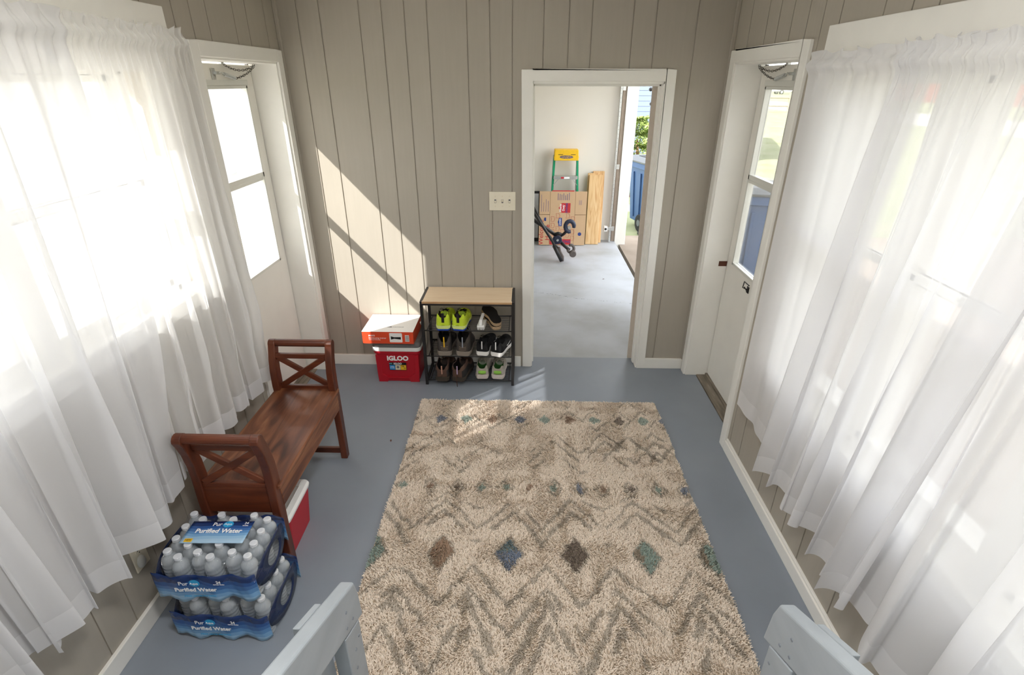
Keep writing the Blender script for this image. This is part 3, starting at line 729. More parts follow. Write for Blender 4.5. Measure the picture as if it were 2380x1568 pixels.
# ================================================================== BENCH
def bench():
    x0, x1, yn, yf = -1.375, -1.030, -1.940, -1.130
    T = thing('wooden_bench', 'reddish-brown wooden bench with X-braced arms along the left wall', 'bench', ((x0+x1)/2, (yn+yf)/2, 0))
    ox, oy = (x0+x1)/2, (yn+yf)/2; X0, X1 = x0-ox, x1-ox; hl = (yf-yn)/2
    SZ = 0.470
    m = MB(); m.box(X0+0.004, X1+0.010, -hl+0.012, hl-0.012, SZ-0.022, SZ); m.build('seat', BENCH, T, bevel=0.006)
    for x, nm in ((X1-0.008, 'front_apron'), (X0+0.010, 'back_apron')):
        MB().box(x-0.010, x+0.010, -hl+0.03, hl-0.03, SZ-0.125, SZ-0.023).build(nm, BENCH, T, bevel=0.003)
    MB().box(X0+0.02, X1-0.02, -hl+0.03, hl-0.03, SZ-0.125, SZ-0.112).build('bottom_board', BENCH, T)
    for e in (-1, 1):
        yb = e*(hl-0.010)
        def leg_prof(x):
            # side profile in (y, z): straight foot, sweeping outward and curling at the arm
            cpts = [(-0.002, 0.0), (-0.002, 0.2), (-0.006, 0.40), (-0.010, 0.50), (-0.006, 0.58), (0.006, 0.645), (0.022, 0.695), (0.032, 0.722)]
            wd = [0.021, 0.023, 0.027, 0.028, 0.027, 0.026, 0.026, 0.027]
            poly = []
            for (dy, z), w_ in zip(cpts, wd): poly.append((yb+e*(dy)-w_, z))
            for a in range(1, 8):
                an = PI - a*PI/8; poly.append((yb+e*0.032+0.0270*math.cos(an), 0.724+0.0270*math.sin(an)))
            for (dy, z), w_ in reversed(list(zip(cpts, wd))): poly.append((yb+e*(dy)+w_, z))
            m = MB(); m.prism(poly, 'x', x-0.0185, x+0.0185); return m
        for x in (X0+0.019, X1-0.019): leg_prof(x).build('leg', BENCHZ, T, bevel=0.004)
        m = MB(); m.tube([(X0+0.036, yb+e*0.032, 0.730), (X1-0.036, yb+e*0.032, 0.730)], 0.0205, 16); m.build('arm_rail', BENCHX, T, smooth=False, bevel=0.001)
        MB().box(X0+0.036, X1-0.036, yb-0.010+e*.000, yb+0.010+e*.000, 0.655, 0.683).build('upper_rail', BENCHX, T, bevel=0.003)
        MB().box(X0+0.036, X1-0.036, yb-0.010, yb+0.012, SZ-0.004, SZ+0.018).build('lower_rail', BENCHX, T, bevel=0.003)
        MB().box(X0+0.036, X1-0.036, yb-0.009, yb+0.009, SZ-0.14, SZ-0.005).build('end_panel', BENCHX, T, bevel=0.002)
        for q, (a, b) in enumerate((((X0+0.045, SZ+0.018), (X1-0.045, 0.658)), ((X0+0.045, 0.658), (X1-0.045, SZ+0.018)))):
            yy = yb+(0.003 if q else -0.003)
            MB().bar((a[0], yy, a[1]), (b[0], yy, b[1]), 0.030, 0.016, (0, 0, 1)).build('cross_brace', BENCHX, T, bevel=0.003)
        MB().box(X0+0.036, X1-0.036, yb-0.010, yb+0.010, 0.030, 0.066).build('stretcher', BENCHX, T, bevel=0.003)
bench()

# ================================================================== COOLERS
def rrect(hx, hy, r, n=5, z=0.0):
    pts = []
    for cx, cy, a0 in ((hx-r, hy-r, 0), (-hx+r, hy-r, 90), (-hx+r, -hy+r, 180), (hx-r, -hy+r, 270)):
        for i in range(n+1):
            a = math.radians(a0+90*i/n); pts.append((cx+r*math.cos(a), cy+r*math.sin(a), z))
    return pts
def rloft(m, rings, mi=None):
    n = len(rings[0]); vs = [p for r in rings for p in r]; fs = []
    for i in range(len(rings)-1):
        for j in range(n): fs.append((i*n+j, i*n+(j+1) % n, (i+1)*n+(j+1) % n, (i+1)*n+j))
    fs.append(tuple(range(n))[::-1]); fs.append(tuple((len(rings)-1)*n+j for j in range(n)))
    return m.add(vs, fs, mi)

def small_cooler():
    T = thing('drink_cooler', 'small red cooler with white lid under the front of the brown bench', 'cooler', (-1.195, -1.755, 0), 0.02)
    m = MB(); rloft(m, [rrect(0.125, 0.118, 0.02, 5, 0.0), rrect(0.145, 0.130, 0.02, 5, 0.205)]); m.build('cooler_body', RED, T, smooth=False, bevel=0.002)
    m = MB(); rloft(m, [rrect(0.148, 0.133, 0.02, 5, 0.206), rrect(0.152, 0.137, 0.02, 5, 0.225), rrect(0.146, 0.131, 0.02, 5, 0.240)]); ld = m.build('lid', WHITEP, T, bevel=0.002)
    m = MB()
    for yy in (-0.012, 0.012): m.box(0.085, 0.120, yy*8-0.02, yy*8+0.02, 0.241, 0.2445)
    m.box(0.07, 0.074, -0.115, 0.115, 0.241, 0.2435); m.box(0.118, 0.122, -0.115, 0.115, 0.241, 0.2435)
    m.build('lid_ridge', WHITEP, ld, bevel=0.001)
small_cooler()

def big_cooler():
    T = thing('drink_cooler', 'large red cooler with white rim beneath the carton beside the shoe rack', 'cooler', (-0.918, -0.152, 0))
    m = MB()
    rloft(m, [rrect(0.140, 0.108, 0.03, 6, 0.0), rrect(0.150, 0.112, 0.03, 6, 0.012), rrect(0.152, 0.114, 0.03, 6, 0.075), rrect(0.160, 0.119, 0.03, 6, 0.225), rrect(0.170, 0.124, 0.03, 6, 0.235), rrect(0.172, 0.125, 0.03, 6, 0.252)])
    b = m.build('cooler_body', RED, T, bevel=0.002)
    # raised front frame panels
    m = MB()
    for sx in (-1, 1):
        m.prism([(sx*0.150, 0.0), (sx*0.085, 0.0), (sx*0.070, 0.030), (sx*0.0, 0.030), (sx*0.0, 0.035), (sx*0.074, 0.037), (sx*0.122, 0.072), (sx*0.130, 0.215), (sx*0.156, 0.222), (sx*0.1535, 0.075)], 'y', -0.1205, -0.111)
    m.build('front_bracing', RED, b, bevel=0.002)
    m = MB(); rloft(m, [rrect(0.173, 0.126, 0.03, 6, 0.253), rrect(0.176, 0.128, 0.03, 6, 0.262), rrect(0.176, 0.128, 0.03, 6, 0.284)]); m.build('rim', WHITEP, T, bevel=0.002)
    m = MB(); rloft(m, [rrect(0.174, 0.127, 0.03, 6, 0.285), rrect(0.176, 0.128, 0.03, 6, 0.292), rrect(0.168, 0.121, 0.04, 6, 0.322), rrect(0.150, 0.10, 0.04, 6, 0.330)]); m.build('lid', DGREY, T, bevel=0.002)
    m = MB(); m.tube([(0.178, 0.02, 0.20), (0.190, 0.02, 0.27), (0.192, 0.02, 0.34), (0.180, 0.02, 0.40), (0.165, 0.02, 0.425)], [0.010, 0.012, 0.014, 0.014, 0.012], 10)
    m.build('carry_handle', mat('taupe_plastic', (168, 158, 146), 0.5), T, smooth=True)
    text('IGLOO', 0.050, WHITEI, b, (0.004, -0.1205, 0.194), (PI/2+0.03, 0, 0), 'lettering', 0.0008, sx=1.0, bold=0.0022)
    l = MB().box(-0.062, 0.062, -0.1195, -0.1175, 0.098, 0.160).build('label_sticker', BLACKI, b)
    y = -0.1200
    m = MB(); m.box(-0.060, -0.021, y, -0.1194, 0.101, 0.140); m.build('blue_panel', BLUEI, l)
    m = MB(); m.box(-0.019, 0.018, y, -0.1194, 0.101, 0.140); m.build('cream_panel', CREAMI, l)
    m = MB(); m.box(0.020, 0.060, y, -0.1194, 0.101, 0.140); m.build('yellow_panel', YELI, l)
    m = MB(); m.lathe([(0.010, 0), (0.010, 0.0004)], (0, y, 0.123), 16, Matrix.Rotation(PI/2, 3, 'X')); m.build('badge', GREYI, l)
    m = MB(); m.box(-0.062, -0.040, y, -0.1194, 0.148, 0.156); m.build('teal_mark', mat('teal_ink', (90, 170, 170), .5), l)
    text('IGLOO', 0.019, WHITEI, l, (0, y-.0002, 0.151), (PI/2, 0, 0), 'lettering', 0.0003, bold=0.0006)
    text('MADE\nIN USA', 0.010, WHITEI, l, (-0.041, y-.0002, 0.121), (PI/2, 0, 0), 'lettering', 0.0003)
    text('16.', 0.020, BLACKI, l, (0.037, y-.0002, 0.131), (PI/2, 0, 0), 'lettering', 0.0003, bold=0.0004)
    text('15', 0.013, BLACKI, l, (0.048, y-.0002, 0.113), (PI/2, 0, 0), 'lettering', 0.0003, bold=0.0004)
big_cooler()

def carton():
    T = thing('kickboxing_trainer_carton', 'white-topped orange product carton lying on the large red cooler', 'box', (-0.958, -0.160, 0.3315), 0.0)
    hx, hy, h = 0.180, 0.150, 0.092
    MB().box(-hx, hx, -hy, hy, 0.0, h).build('carton_side', ORANGE, T, bevel=0.0015)
    tp = MB().box(-hx-0.0005, hx+0.0005, -hy-0.0005, hy+0.0005, h, h+0.0015).build('carton_top', CARTW, T)
    y = -hy-0.0006
    text('SPORTS', 0.013, WHITEI, T, (-0.135, y, 0.062), (PI/2, 0, 0), 'lettering', 0.0003, 'LEFT', bold=0.0004)
    text('Kickboxing trainer', 0.0165, WHITEI, T, (-0.135, y, 0.044), (PI/2, 0, 0), 'lettering', 0.0003, 'LEFT')
    text('Tonifie par kickboxing', 0.009, WHITEI, T, (-0.135, y, 0.031), (PI/2, 0, 0), 'lettering', 0.0003, 'LEFT')
    m = MB(); m.prism([(0.016, 0.012), (0.098, 0.012), (0.102, 0.016), (0.102, 0.080), (0.098, 0.084), (0.016, 0.084), (0.012, 0.080), (0.012, 0.016)], 'y', y, y+0.0004)
    pc = m.build('picture_panel', CARTW, T)
    m = MB(); m.tube([(0.022, y-.0004, 0.046), (0.045, y-.0004, 0.046), (0.092, y-.0004, 0.044)], [0.013, 0.006, 0.010], 8); o = m.build('printed_trainer', BLACKI, pc); o.scale = (1, 0.02, 1); o.location = (0, y*0.98, 0)
    m = MB(); m.box(0.122, 0.150, y, y+0.0004, 0.018, 0.068); bl = m.build('barcode_label', CARTW, T)
    m = MB()
    for i in range(8): m.box(0.124, 0.148, y-.0003, y, 0.022+i*0.0055, 0.0245+i*0.0055)
    m.build('barcode', BLACKI, bl)
    # prints on the top
    m = MB(); z = h+0.0018
    m.lathe([(0.014, z), (0.014, z+.0002)], (0.02, 0.105, 0), 14); m.lathe([(0.008, z), (0.008, z+.0002)], (0.045, 0.11, 0), 10); m.lathe([(0.020, z), (0.020, z+.0002)], (0.018, 0.055, 0), 16)
    m.build('printed_logo', mat('pale_grey_print', (196, 186, 184), 0.5), tp)
    m = MB(); m.prism([(-0.02, -0.075), (0.01, -0.060), (0.016, -0.075)], 'z', z, z+.0002); m.build('printed_mark', BLACKI, tp)
    text('KICKBOXING', 0.017, GREYI, tp, (0.048, -0.070, z), (0, 0, 0), 'lettering', 0.0002)
    text('KO', 0.020, mat('salmon_print', (226, 150, 130), .5), tp, (0.035, 0.118, z), (0, 0, 0), 'lettering', 0.0002)
carton()

# ================================================================== SHOE RACK
RX0, RX1, RYF, RYB, RZ = -0.716, -0.072, -0.306, -0.016, 0.652
SHELF_Z = (0.437, 0.236, 0.040)
def rack():
    T = thing('shoe_rack', 'black metal shoe rack with light oak top against the back wall', 'shoe rack', ((RX0+RX1)/2, (RYF+RYB)/2, 0))
    ox, oy = (RX0+RX1)/2, (RYF+RYB)/2; hx, hy = (RX1-RX0)/2, (RYB-RYF)/2; t = 0.0095
    o = MB().box(-hx+2*t-0.004, hx-2*t+0.004, -hy+0.001, hy-0.001, RZ-0.014, RZ+0.001).build('wooden_top', [OAK], T, bevel=0.001)
    MB().box(-hx+2*t-0.004, hx-2*t+0.004, -hy-0.0005, -hy+0.001, RZ-0.014, RZ).build('top_edge', OAKE, o)
    for sx in (-1, 1):
        for sy in (-1, 1):
            MB().box(sx*hx, sx*(hx-2*t), sy*hy, sy*(hy-2*t), 0, RZ).build('leg', BLACKM, T, bevel=0.001)
        MB().box(sx*hx, sx*(hx-2*t), -hy+2*t, hy-2*t, RZ-0.019, RZ+.0015).build('side_rail', BLACKM, T, bevel=0.001)
        MB().box(sx*hx, sx*(hx-2*t), -hy+2*t, hy-2*t, 0.018, 0.034).build('side_rail', BLACKM, T, bevel=0.001)
    for sy in (-1, 1):
        MB().box(-hx+2*t, hx-2*t, sy*hy, sy*(hy-1.4*t), RZ-0.028, RZ-0.015).build('top_rail', BLACKM, T, bevel=0.001)
    for z in SHELF_Z:
        z = z-0.0045; m = MB()
        for sy in (-1, 1): m.tube([(-hx+2*t, sy*(hy-0.010), z), (hx-2*t, sy*(hy-0.010), z)], 0.0045, 8)
        for sx in (-1, 1): m.tube([(sx*(hx-0.035), -hy+0.01, z), (sx*(hx-0.035), hy-0.01, z)], 0.003, 6)
        n = 15
        for i in range(1, n): yy = -hy+0.010+(2*hy-0.02)*i/n; m.tube([(-hx+0.035, yy, z+0.003), (hx-0.035, yy, z+0.003)], 0.0017, 6)
        m.build('wire_shelf', BLACKM, T, smooth=True)
rack()

# ================================================================== SHOES
def interp(tab, t):
    if t <= tab[0][0]: return tab[0][1]
    for (a, va), (b, vb) in zip(tab[:-1], tab[1:]):
        if t <= b:
            k_ = (t-a)/(b-a); k_ = k_*k_*(3-2*k_); return va+(vb-va)*k_
    return tab[-1][1]
def shoe(name, label, group, loc, rotz, flip, L, W, sole_h, collar, cols, swoosh=False, tabc=None, patch=None, lace=True, treads=None, loose=False, back_h=None, vent=None):
    """heel at y=0 facing -y, toe at +y; flip mirrors left/right"""
    T = thing(name, label, 'shoe', loc, rotz, group); fx = -1 if flip else 1
    wt = [(0, .66), (.04, .84), (.12, .92), (.3, .84), (.45, .84), (.62, .97), (.75, 1.0), (.88, .82), (.96, .50), (1, .12)]
    ct = [(0, 0), (.3, .02), (.6, -.02), (.8, -.10), (1, -.22)]
    hw = lambda t: W/2*interp(wt, t); cx = lambda t: fx*W*interp(ct, t)
    def ring(t, z, k=1.0, n=1): return
    # sole
    NS = 28; m = MB(); ts = [0]+[i/NS for i in range(1, NS)]+[1.0]
    def outline(sc, z, wave=0):
        pts = []
        for t in ts: pts.append((cx(t)+hw(t)*sc, t*L*1.0, z+wave*math.sin(t*40)))
        for t in reversed(ts): pts.append((cx(t)-hw(t)*sc, t*L, z+wave*math.sin(t*40)))
        return pts
    lift = lambda pts, a: [(x, y, z+a*max(0, (y/L-.72))**2*6) for x, y, z in pts]
    if treads:
        rloft(m, [lift(outline(.92, 0), .02), lift(outline(.98, sole_h*.32), .02)]); m.build('tread', treads, T, bevel=0.002)
        m = MB(); z0 = sole_h*.32
    else: z0 = 0
    rloft(m, [lift(outline(.93, z0), .02), lift(outline(1.03, z0+(sole_h-z0)*.35), .02), lift(outline(1.04, z0+(sole_h-z0)*.8), .02), lift(outline(.97, sole_h), .02)])
    m.build('sole', cols['sole'], T, smooth=False, bevel=0.0015)
    # upper with ankle opening
    ht = [(0, collar), (.04, collar*1.0), (.12, collar*.92), (.22, collar*.88), (.32, collar*.95), (.40, collar*1.0), (.47, max(.060, collar*.80)), (.60, .060), (.75, .050), (.9, .042), (1, .022)]
    if back_h: ht[0] = (0, back_h); ht[1] = (.04, back_h)
    NU = 24; NT = 34; G = []
    for i in range(NT+1):
        t = i/NT; t_ = 0.012+t*0.976; w_ = hw(t_)*0.97; H_ = interp(ht, t_); zb = sole_h-0.004+.02*max(0, t_-.72)**2*6
        top = zb+max(0.012, H_-sole_h*0.3); op = 1.0 if t_ < .40 else max(0, 1-(t_-.40)/.06); back = 1-min(1, t_/.055)
        row = []
        for j in range(NU+1):
            u = j/NU; a = PI*(1-u); side = math.cos(a)
            if op > 0:
                q = abs(side)
                # sides rise to the collar, then dip inside
                if u < .3 or u > .7:
                    k_ = (u/.3 if u < .3 else (1-u)/.3); sg = -1 if u < .5 else 1
                    x1_ = sg*w_*(1-.26*k_**1.6); z1_ = zb+(top-zb)*math.sin(k_*PI/2)**.9
                else:
                    k_ = (u-.3)/.4; sg = math.cos(PI*(1-k_)); dep = math.sin(k_*PI)**.45*(1-back)
                    x1_ = sg*w_*(.74-.10*math.sin(k_*PI)); z1_ = top-(top-zb-0.010)*dep*.96
            else: x1_ = z1_ = 0
            k2 = math.sin(u*PI); x2_ = side*w_*(1.0-.10*k2); z2_ = zb+(top-zb)*(k2**.62)
            row.append((cx(t_)+x1_*op+x2_*(1-op), t_*L, z1_*op+z2_*(1-op)))
        G.append(row)
    m = MB(); n0 = len(m.f); m.grid(G)
    k_ = 0
    for i in range(NT):
        for j in range(NU):
            u = (j+.5)/NU; t = i/NT
            inside = (.31 < u < .69 and t < .41)
            tongue = (.36 < u < .64 and .41 <= t < .60)
            collr = ((.25 < u <= .31 or .69 <= u < .75) and t < .41)
            toe = t > .86
            low = (u < .14 or u > .86)
            m.m[k_] = 1 if inside else 2 if tongue else 3 if collr else 4 if (toe or low) else 0
            k_ += 1
    # close the heel
    r0 = G[0]; m.add([r0[j] for j in range(NU+1)]+[(cx(0), 0.002, sole_h)], [(j, j+1, NU+1) for j in range(NU)], 0)
    m.build('upper', [cols['upper'], cols['lining'], cols['tongue'], cols['collar'], cols['toe']], T, smooth=True, sub=1, solid=0.0015)
    top0 = sole_h+interp(ht, .02)-sole_h*.3
    if tabc:
        m = MB(); wq = W*(.085 if treads else .035); m.box(-wq, wq, -0.0012, 0.004, sole_h+(top0-sole_h)*.25, top0-.004); m.build('heel_tab', tabc, T, bevel=0.001)
    if patch:
        m = MB(); P_ = []
        for i in range(13):
            a = -1+2*i/12; x = a*W*.34; y_ = -0.004+0.016*abs(a)**2.2; hh = .019*math.sqrt(max(0.02, 1-a*a))
            P_.append([(x, y_, sole_h+.013-hh*.3), (x, y_-.001, sole_h+.018), (x, y_, sole_h+.018+hh)])
        m.grid(P_); m.build('heel_patch', patch, T, smooth=True, solid=0.002)
    if vent:
        m = MB()
        for q in range(3):
            z = sole_h+.016+q*.012; m.tube([(-W*.30, 0.018, z), (-W*.18, -0.001, z-.004), (0, -0.004, z-.006), (W*.18, -0.001, z-.004), (W*.30, 0.018, z)], 0.0016, 5)
        m.build('heel_stitching', vent, T, smooth=True)
    if lace:
        m = MB()
        for q in range(5):
            t = .44+.045*q; z = sole_h+interp(ht, t)-sole_h*.3+.003; w_ = hw(t)*.36
            m.tube([(cx(t)-w_, t*L, z-.007), (cx(t), (t+.012)*L, z+.001), (cx(t)+w_, (t+.02)*L, z-.007)], 0.0021, 6)
            m.tube([(cx(t)+w_, t*L, z-.007), (cx(t), (t+.012)*L, z+.003), (cx(t)-w_, (t+.02)*L, z-.007)], 0.0021, 6)
        t = .44; z = sole_h+interp(ht, t)-sole_h*.3+.004
        for sg in (-1, 1):
            m.tube([(cx(t), t*L, z), (cx(t)+sg*.018, t*L-.006, z+.014), (cx(t)+sg*.034, t*L-.004, z+.004), (cx(t)+sg*.018, t*L+.006, z-.002), (cx(t), t*L, z)], 0.0018, 6)
            m.tube([(cx(t), t*L, z), (cx(t)+sg*.02, t*L-.012, z-.004), (cx(t)+sg*.034, t*L-.014, z-.022)], 0.0018, 6)
        m.build('laces', cols['lace'], T, smooth=True)
    if swoosh:
        m = MB(); sg = swoosh; t = .52; x = cx(t)+sg*hw(t)*.99
        P_ = [(0.36, .050), (.44, .040), (.60, .062), (.46, .047)]
        vs = [(cx(a)+sg*(hw(a)*.985+.001), a*L, b) for a, b in P_]; m.add(vs, [(0, 1, 2, 3)])
        m.build('side_mark', WHITEI, T, solid=0.002)
    return T

def cm(n, rgb, r=.7, nz=.06): return mat(n, rgb, r, noise=nz, nscale=90, bump=0.2, bscale=600, spec=.3)
YEL = cm('neon_yellow_mesh', (204, 228, 60)); NYM = dict(upper=YEL, lining=cm('dark_maroon_lining', (52, 34, 30)), tongue=cm('lime_tongue', (170, 200, 60)), collar=cm('black_collar', (30, 28, 28)), toe=cm('neon_yellow_overlay', (196, 216, 60)), sole=cm('pale_yellow_foam', (214, 226, 140)), lace=cm('black_lace', (28, 28, 28)))
BLB = dict(upper=cm('charcoal_suede', (72, 66, 62)), lining=cm('black_lining', (24, 22, 22)), tongue=cm('black_tongue', (30, 28, 28)), collar=cm('charcoal_collar', (60, 56, 54)), toe=cm('dark_grey_rand', (58, 54, 52)), sole=cm('grey_brown_sole', (138, 128, 118)), lace=cm('black_boot_lace', (26, 24, 24)))
BKS = dict(upper=cm('black_knit', (28, 28, 30)), lining=cm('black_knit_lining', (18, 18, 20)), tongue=cm('black_knit_tongue', (22, 22, 24)), collar=cm('black_knit_collar', (24, 24, 26)), toe=cm('black_overlay', (34, 34, 36)), sole=cm('white_foam', (238, 236, 234), .5, .02), lace=cm('black_sneaker_lace', (24, 24, 24)))
BRB = dict(upper=cm('brown_leather', (94, 72, 62)), lining=cm('black_boot_lining', (26, 22, 22)), tongue=cm('dark_brown_tongue', (52, 42, 38)), collar=cm('plum_brown_collar', (92, 72, 68)), toe=cm('black_rubber_rand', (48, 46, 46)), sole=cm('dark_brown_sole', (70, 62, 54)), lace=cm('brown_lace', (88, 60, 48)))
GRS = dict(upper=cm('grey_mesh', (172, 164, 152)), lining=cm('dark_green_lining', (38, 84, 30)), tongue=cm('grey_green_tongue', (130, 138, 122)), collar=cm('grey_collar', (176, 168, 156)), toe=cm('grey_overlay', (182, 176, 166)), sole=cm('worn_white_foam', (216, 206, 198), .6, .08), lace=cm('grey_lace', (186, 178, 166)))
BLUT = cm('cobalt_tread', (40, 76, 176)); GRNP = cm('lime_patch', (146, 200, 84)); TABK = cm('black_heel_strip', (40, 38, 38))
ZT_, ZM_, ZB_ = [z+0.0003 for z in SHELF_Z]
g = 'running shoes on the top shelf'
shoe('running_shoe', 'neon yellow running shoe, nearer the cooler, on the top rack shelf', g, (-0.564, -0.306, ZT_), 0.03, True, 0.285, 0.110, 0.036, 0.088, NYM, tabc=TABK, treads=BLUT, back_h=0.108)
shoe('running_shoe', 'neon yellow running shoe, nearer the scrub brush, on the top rack shelf', g, (-0.460, -0.306, ZT_), -0.14, False, 0.285, 0.110, 0.036, 0.088, NYM, tabc=TABK, treads=BLUT, back_h=0.108)
g = 'dark hiking boots on the middle shelf'
shoe('hiking_boot', 'charcoal hiking boot, nearer the cooler, with yellow heel loop on the middle shelf', g, (-0.566, -0.300, ZM_), 0.02, True, 0.295, 0.116, 0.036, 0.155, BLB, back_h=0.126, tabc=YELI, vent=cm('tan_piping', (150, 134, 118)))
shoe('hiking_boot', 'charcoal hiking boot, nearer the black sneakers, with grey heel loop on the middle shelf', g, (-0.436, -0.300, ZM_), -0.10, False, 0.295, 0.116, 0.036, 0.155, BLB, back_h=0.126, tabc=cm('grey_loop', (140, 146, 160)), vent=cm('tan_piping_2', (150, 134, 118)))
g = 'black sneakers on the middle shelf'
shoe('sneaker', 'black white-soled sneaker, mostly behind its twin, on the middle shelf', g, (-0.300, -0.292, ZM_), -0.14, True, 0.280, 0.102, 0.032, 0.080, BKS, tabc=WHITEI, swoosh=-1, back_h=.094)
shoe('sneaker', 'black white-soled sneaker with white side mark nearest the rack post', g, (-0.202, -0.302, ZM_), -0.34, False, 0.280, 0.102, 0.032, 0.080, BKS, tabc=WHITEI, swoosh=1, back_h=.094)
g = 'brown hiking shoes on the bottom shelf'
shoe('hiking_shoe', 'brown and black hiking shoe, nearer the cooler, on the bottom shelf', g, (-0.590, -0.326, ZB_), -0.02, True, 0.300, 0.114, 0.036, 0.120, BRB, tabc=cm('pink_loop', (196, 150, 130)), back_h=.105)
bs = shoe('hiking_shoe', 'brown hiking shoe with its lace trailing over the bottom shelf edge', g, (-0.480, -0.326, ZB_), -0.24, False, 0.300, 0.114, 0.036, 0.120, BRB, tabc=cm('lilac_loop', (190, 170, 200)), back_h=.105)
m = MB(); m.tube([(0.0, 0.010, 0.112), (-0.002, -0.003, 0.115), (-0.003, -0.010, 0.10), (-0.002, -0.012, 0.05), (0.0, -0.013, 0.0), (0.004, -0.015, -0.034)], 0.0022, 6); m.build('trailing_lace', BRB['lace'], bs, smooth=True)
g = 'grey running shoes on the bottom shelf'
shoe('running_shoe', 'grey running shoe with lime heel patch, nearer the hiking shoes, on the bottom shelf', g, (-0.304, -0.282, ZB_), 0.03, True, 0.280, 0.106, 0.034, 0.078, GRS, patch=GRNP, back_h=.092)
shoe('running_shoe', 'grey running shoe with lime heel patch and loose laces, nearest the rack post', g, (-0.192, -0.282, ZB_), -0.08, False, 0.280, 0.106, 0.034, 0.078, GRS, patch=GRNP, back_h=.092)

def slipper(label, loc, rot, tilt):
    T = thing('slipper', label, 'slipper', loc, 0, 'black slippers on the top shelf'); T.rotation_euler = (tilt, 0, rot)
    wt = [(0, .25), (.06, .62), (.2, .76), (.4, .74), (.65, .98), (.82, .92), (.94, .60), (1, .2)]
    m = MB(); ts = [i/24 for i in range(25)]
    def out(sc, z): return [(0.050*interp(wt, t)*sc+.008*math.sin(t*3), t*.255, z) for t in ts]+[(-0.050*interp(wt, t)*sc+.008*math.sin(t*3), t*.255, z) for t in reversed(ts)]
    rloft(m, [out(.96, 0), out(1.04, .006), out(1.04, .020), out(1.0, .024)]); m.build('sole', cm('cork_tan_sole', (176, 150, 118)), T, bevel=.002)
    m = MB(); rloft(m, [out(1.0, .0242), out(.98, .028), out(.86, .027)]); m.build('footbed', cm('black_footbed', (34, 32, 32), .45), T, bevel=.001)
    return T
slipper('black slipper with tan sole lying flat beneath its twin on the top shelf', (-0.190, -0.285, ZT_), 0.34, 0.0)
slipper('black slipper lying crookedly on its twin, on the top shelf by the brush', (-0.185, -0.288, ZT_+0.030), 0.44, 0.14)
T = thing('scrub_brush', 'white plastic scrub brush standing on the top rack shelf beside the slippers', 'brush', (-0.300, -0.235, ZT_+0.002), -0.08)
m = MB(); m.prism([(-0.062, 0.018), (0.062, 0.018), (0.062, 0.030), (0.045, 0.034), (-0.045, 0.034), (-0.062, 0.030)], 'x', -0.026, 0.026); m.build('brush_block', WHITEP, T, bevel=.003)
m = MB(); m.prism([(-0.050, 0.034), (-0.040, 0.058), (0.052, 0.062), (0.066, 0.070), (0.060, 0.080), (-0.046, 0.072), (-0.062, 0.034)], 'x', -0.010, 0.010); m.build('brush_handle', WHITEP, T, bevel=.003)
m = MB(); rb = random.Random(2)
for i in range(7):
    for j in range(14):
        x = -0.022+0.044*i/6; y = -0.056+0.112*j/13; m.tube([(x, y, 0.018), (x+rb.uniform(-.002, .002), y+rb.uniform(-.002, .002), 0.0)], 0.0021, 4)
tag(m.build('bristles', WHITEP, T), kind='stuff')

# ================================================================== BOTTLED WATER PACKS
PETC = mat('clear_bottle_of_water', (236, 242, 246), 0.10, trans=0.62, ior=1.33, coat=1.0)
CAPM = mat('white_bottle_cap', (222, 224, 228), 0.35)
def film_mat():
    m = bpy.data.materials.new('clear_shrink_film'); m.use_nodes = True
    N, L = nt(m); N.remove(N['Principled BSDF']); out = N['Material Output']
    tr = N.new('ShaderNodeBsdfTransparent'); tr.inputs[0].default_value = (.97, .98, 1, 1)
    g_ = N.new('ShaderNodeBsdfGlossy'); g_.inputs['Roughness'].default_value = 0.12
    tc = N.new('ShaderNodeTexCoord'); n = N.new('ShaderNodeTexNoise'); n.inputs['Scale'].default_value = 26; n.inputs['Distortion'].default_value = 2.0
    mp = N.new('ShaderNodeMapping'); mp.inputs['Scale'].default_value = (2.5, 0.7, 1); L.new(tc.outputs['Object'], mp.inputs[0]); L.new(mp.outputs[0], n.inputs['Vector'])
    b = N.new('ShaderNodeBump'); b.inputs['Strength'].default_value = 0.6; b.inputs['Distance'].default_value = 0.01; L.new(n.outputs['Fac'], b.inputs['Height'])
    L.new(b.outputs[0], g_.inputs['Normal'])
    mx = N.new('ShaderNodeMixShader'); mx.inputs[0].default_value = 0.07
    L.new(tr.outputs[0], mx.inputs[1]); L.new(g_.outputs[0], mx.inputs[2]); L.new(mx.outputs[0], out.inputs[0]); return m
FILM = film_mat()
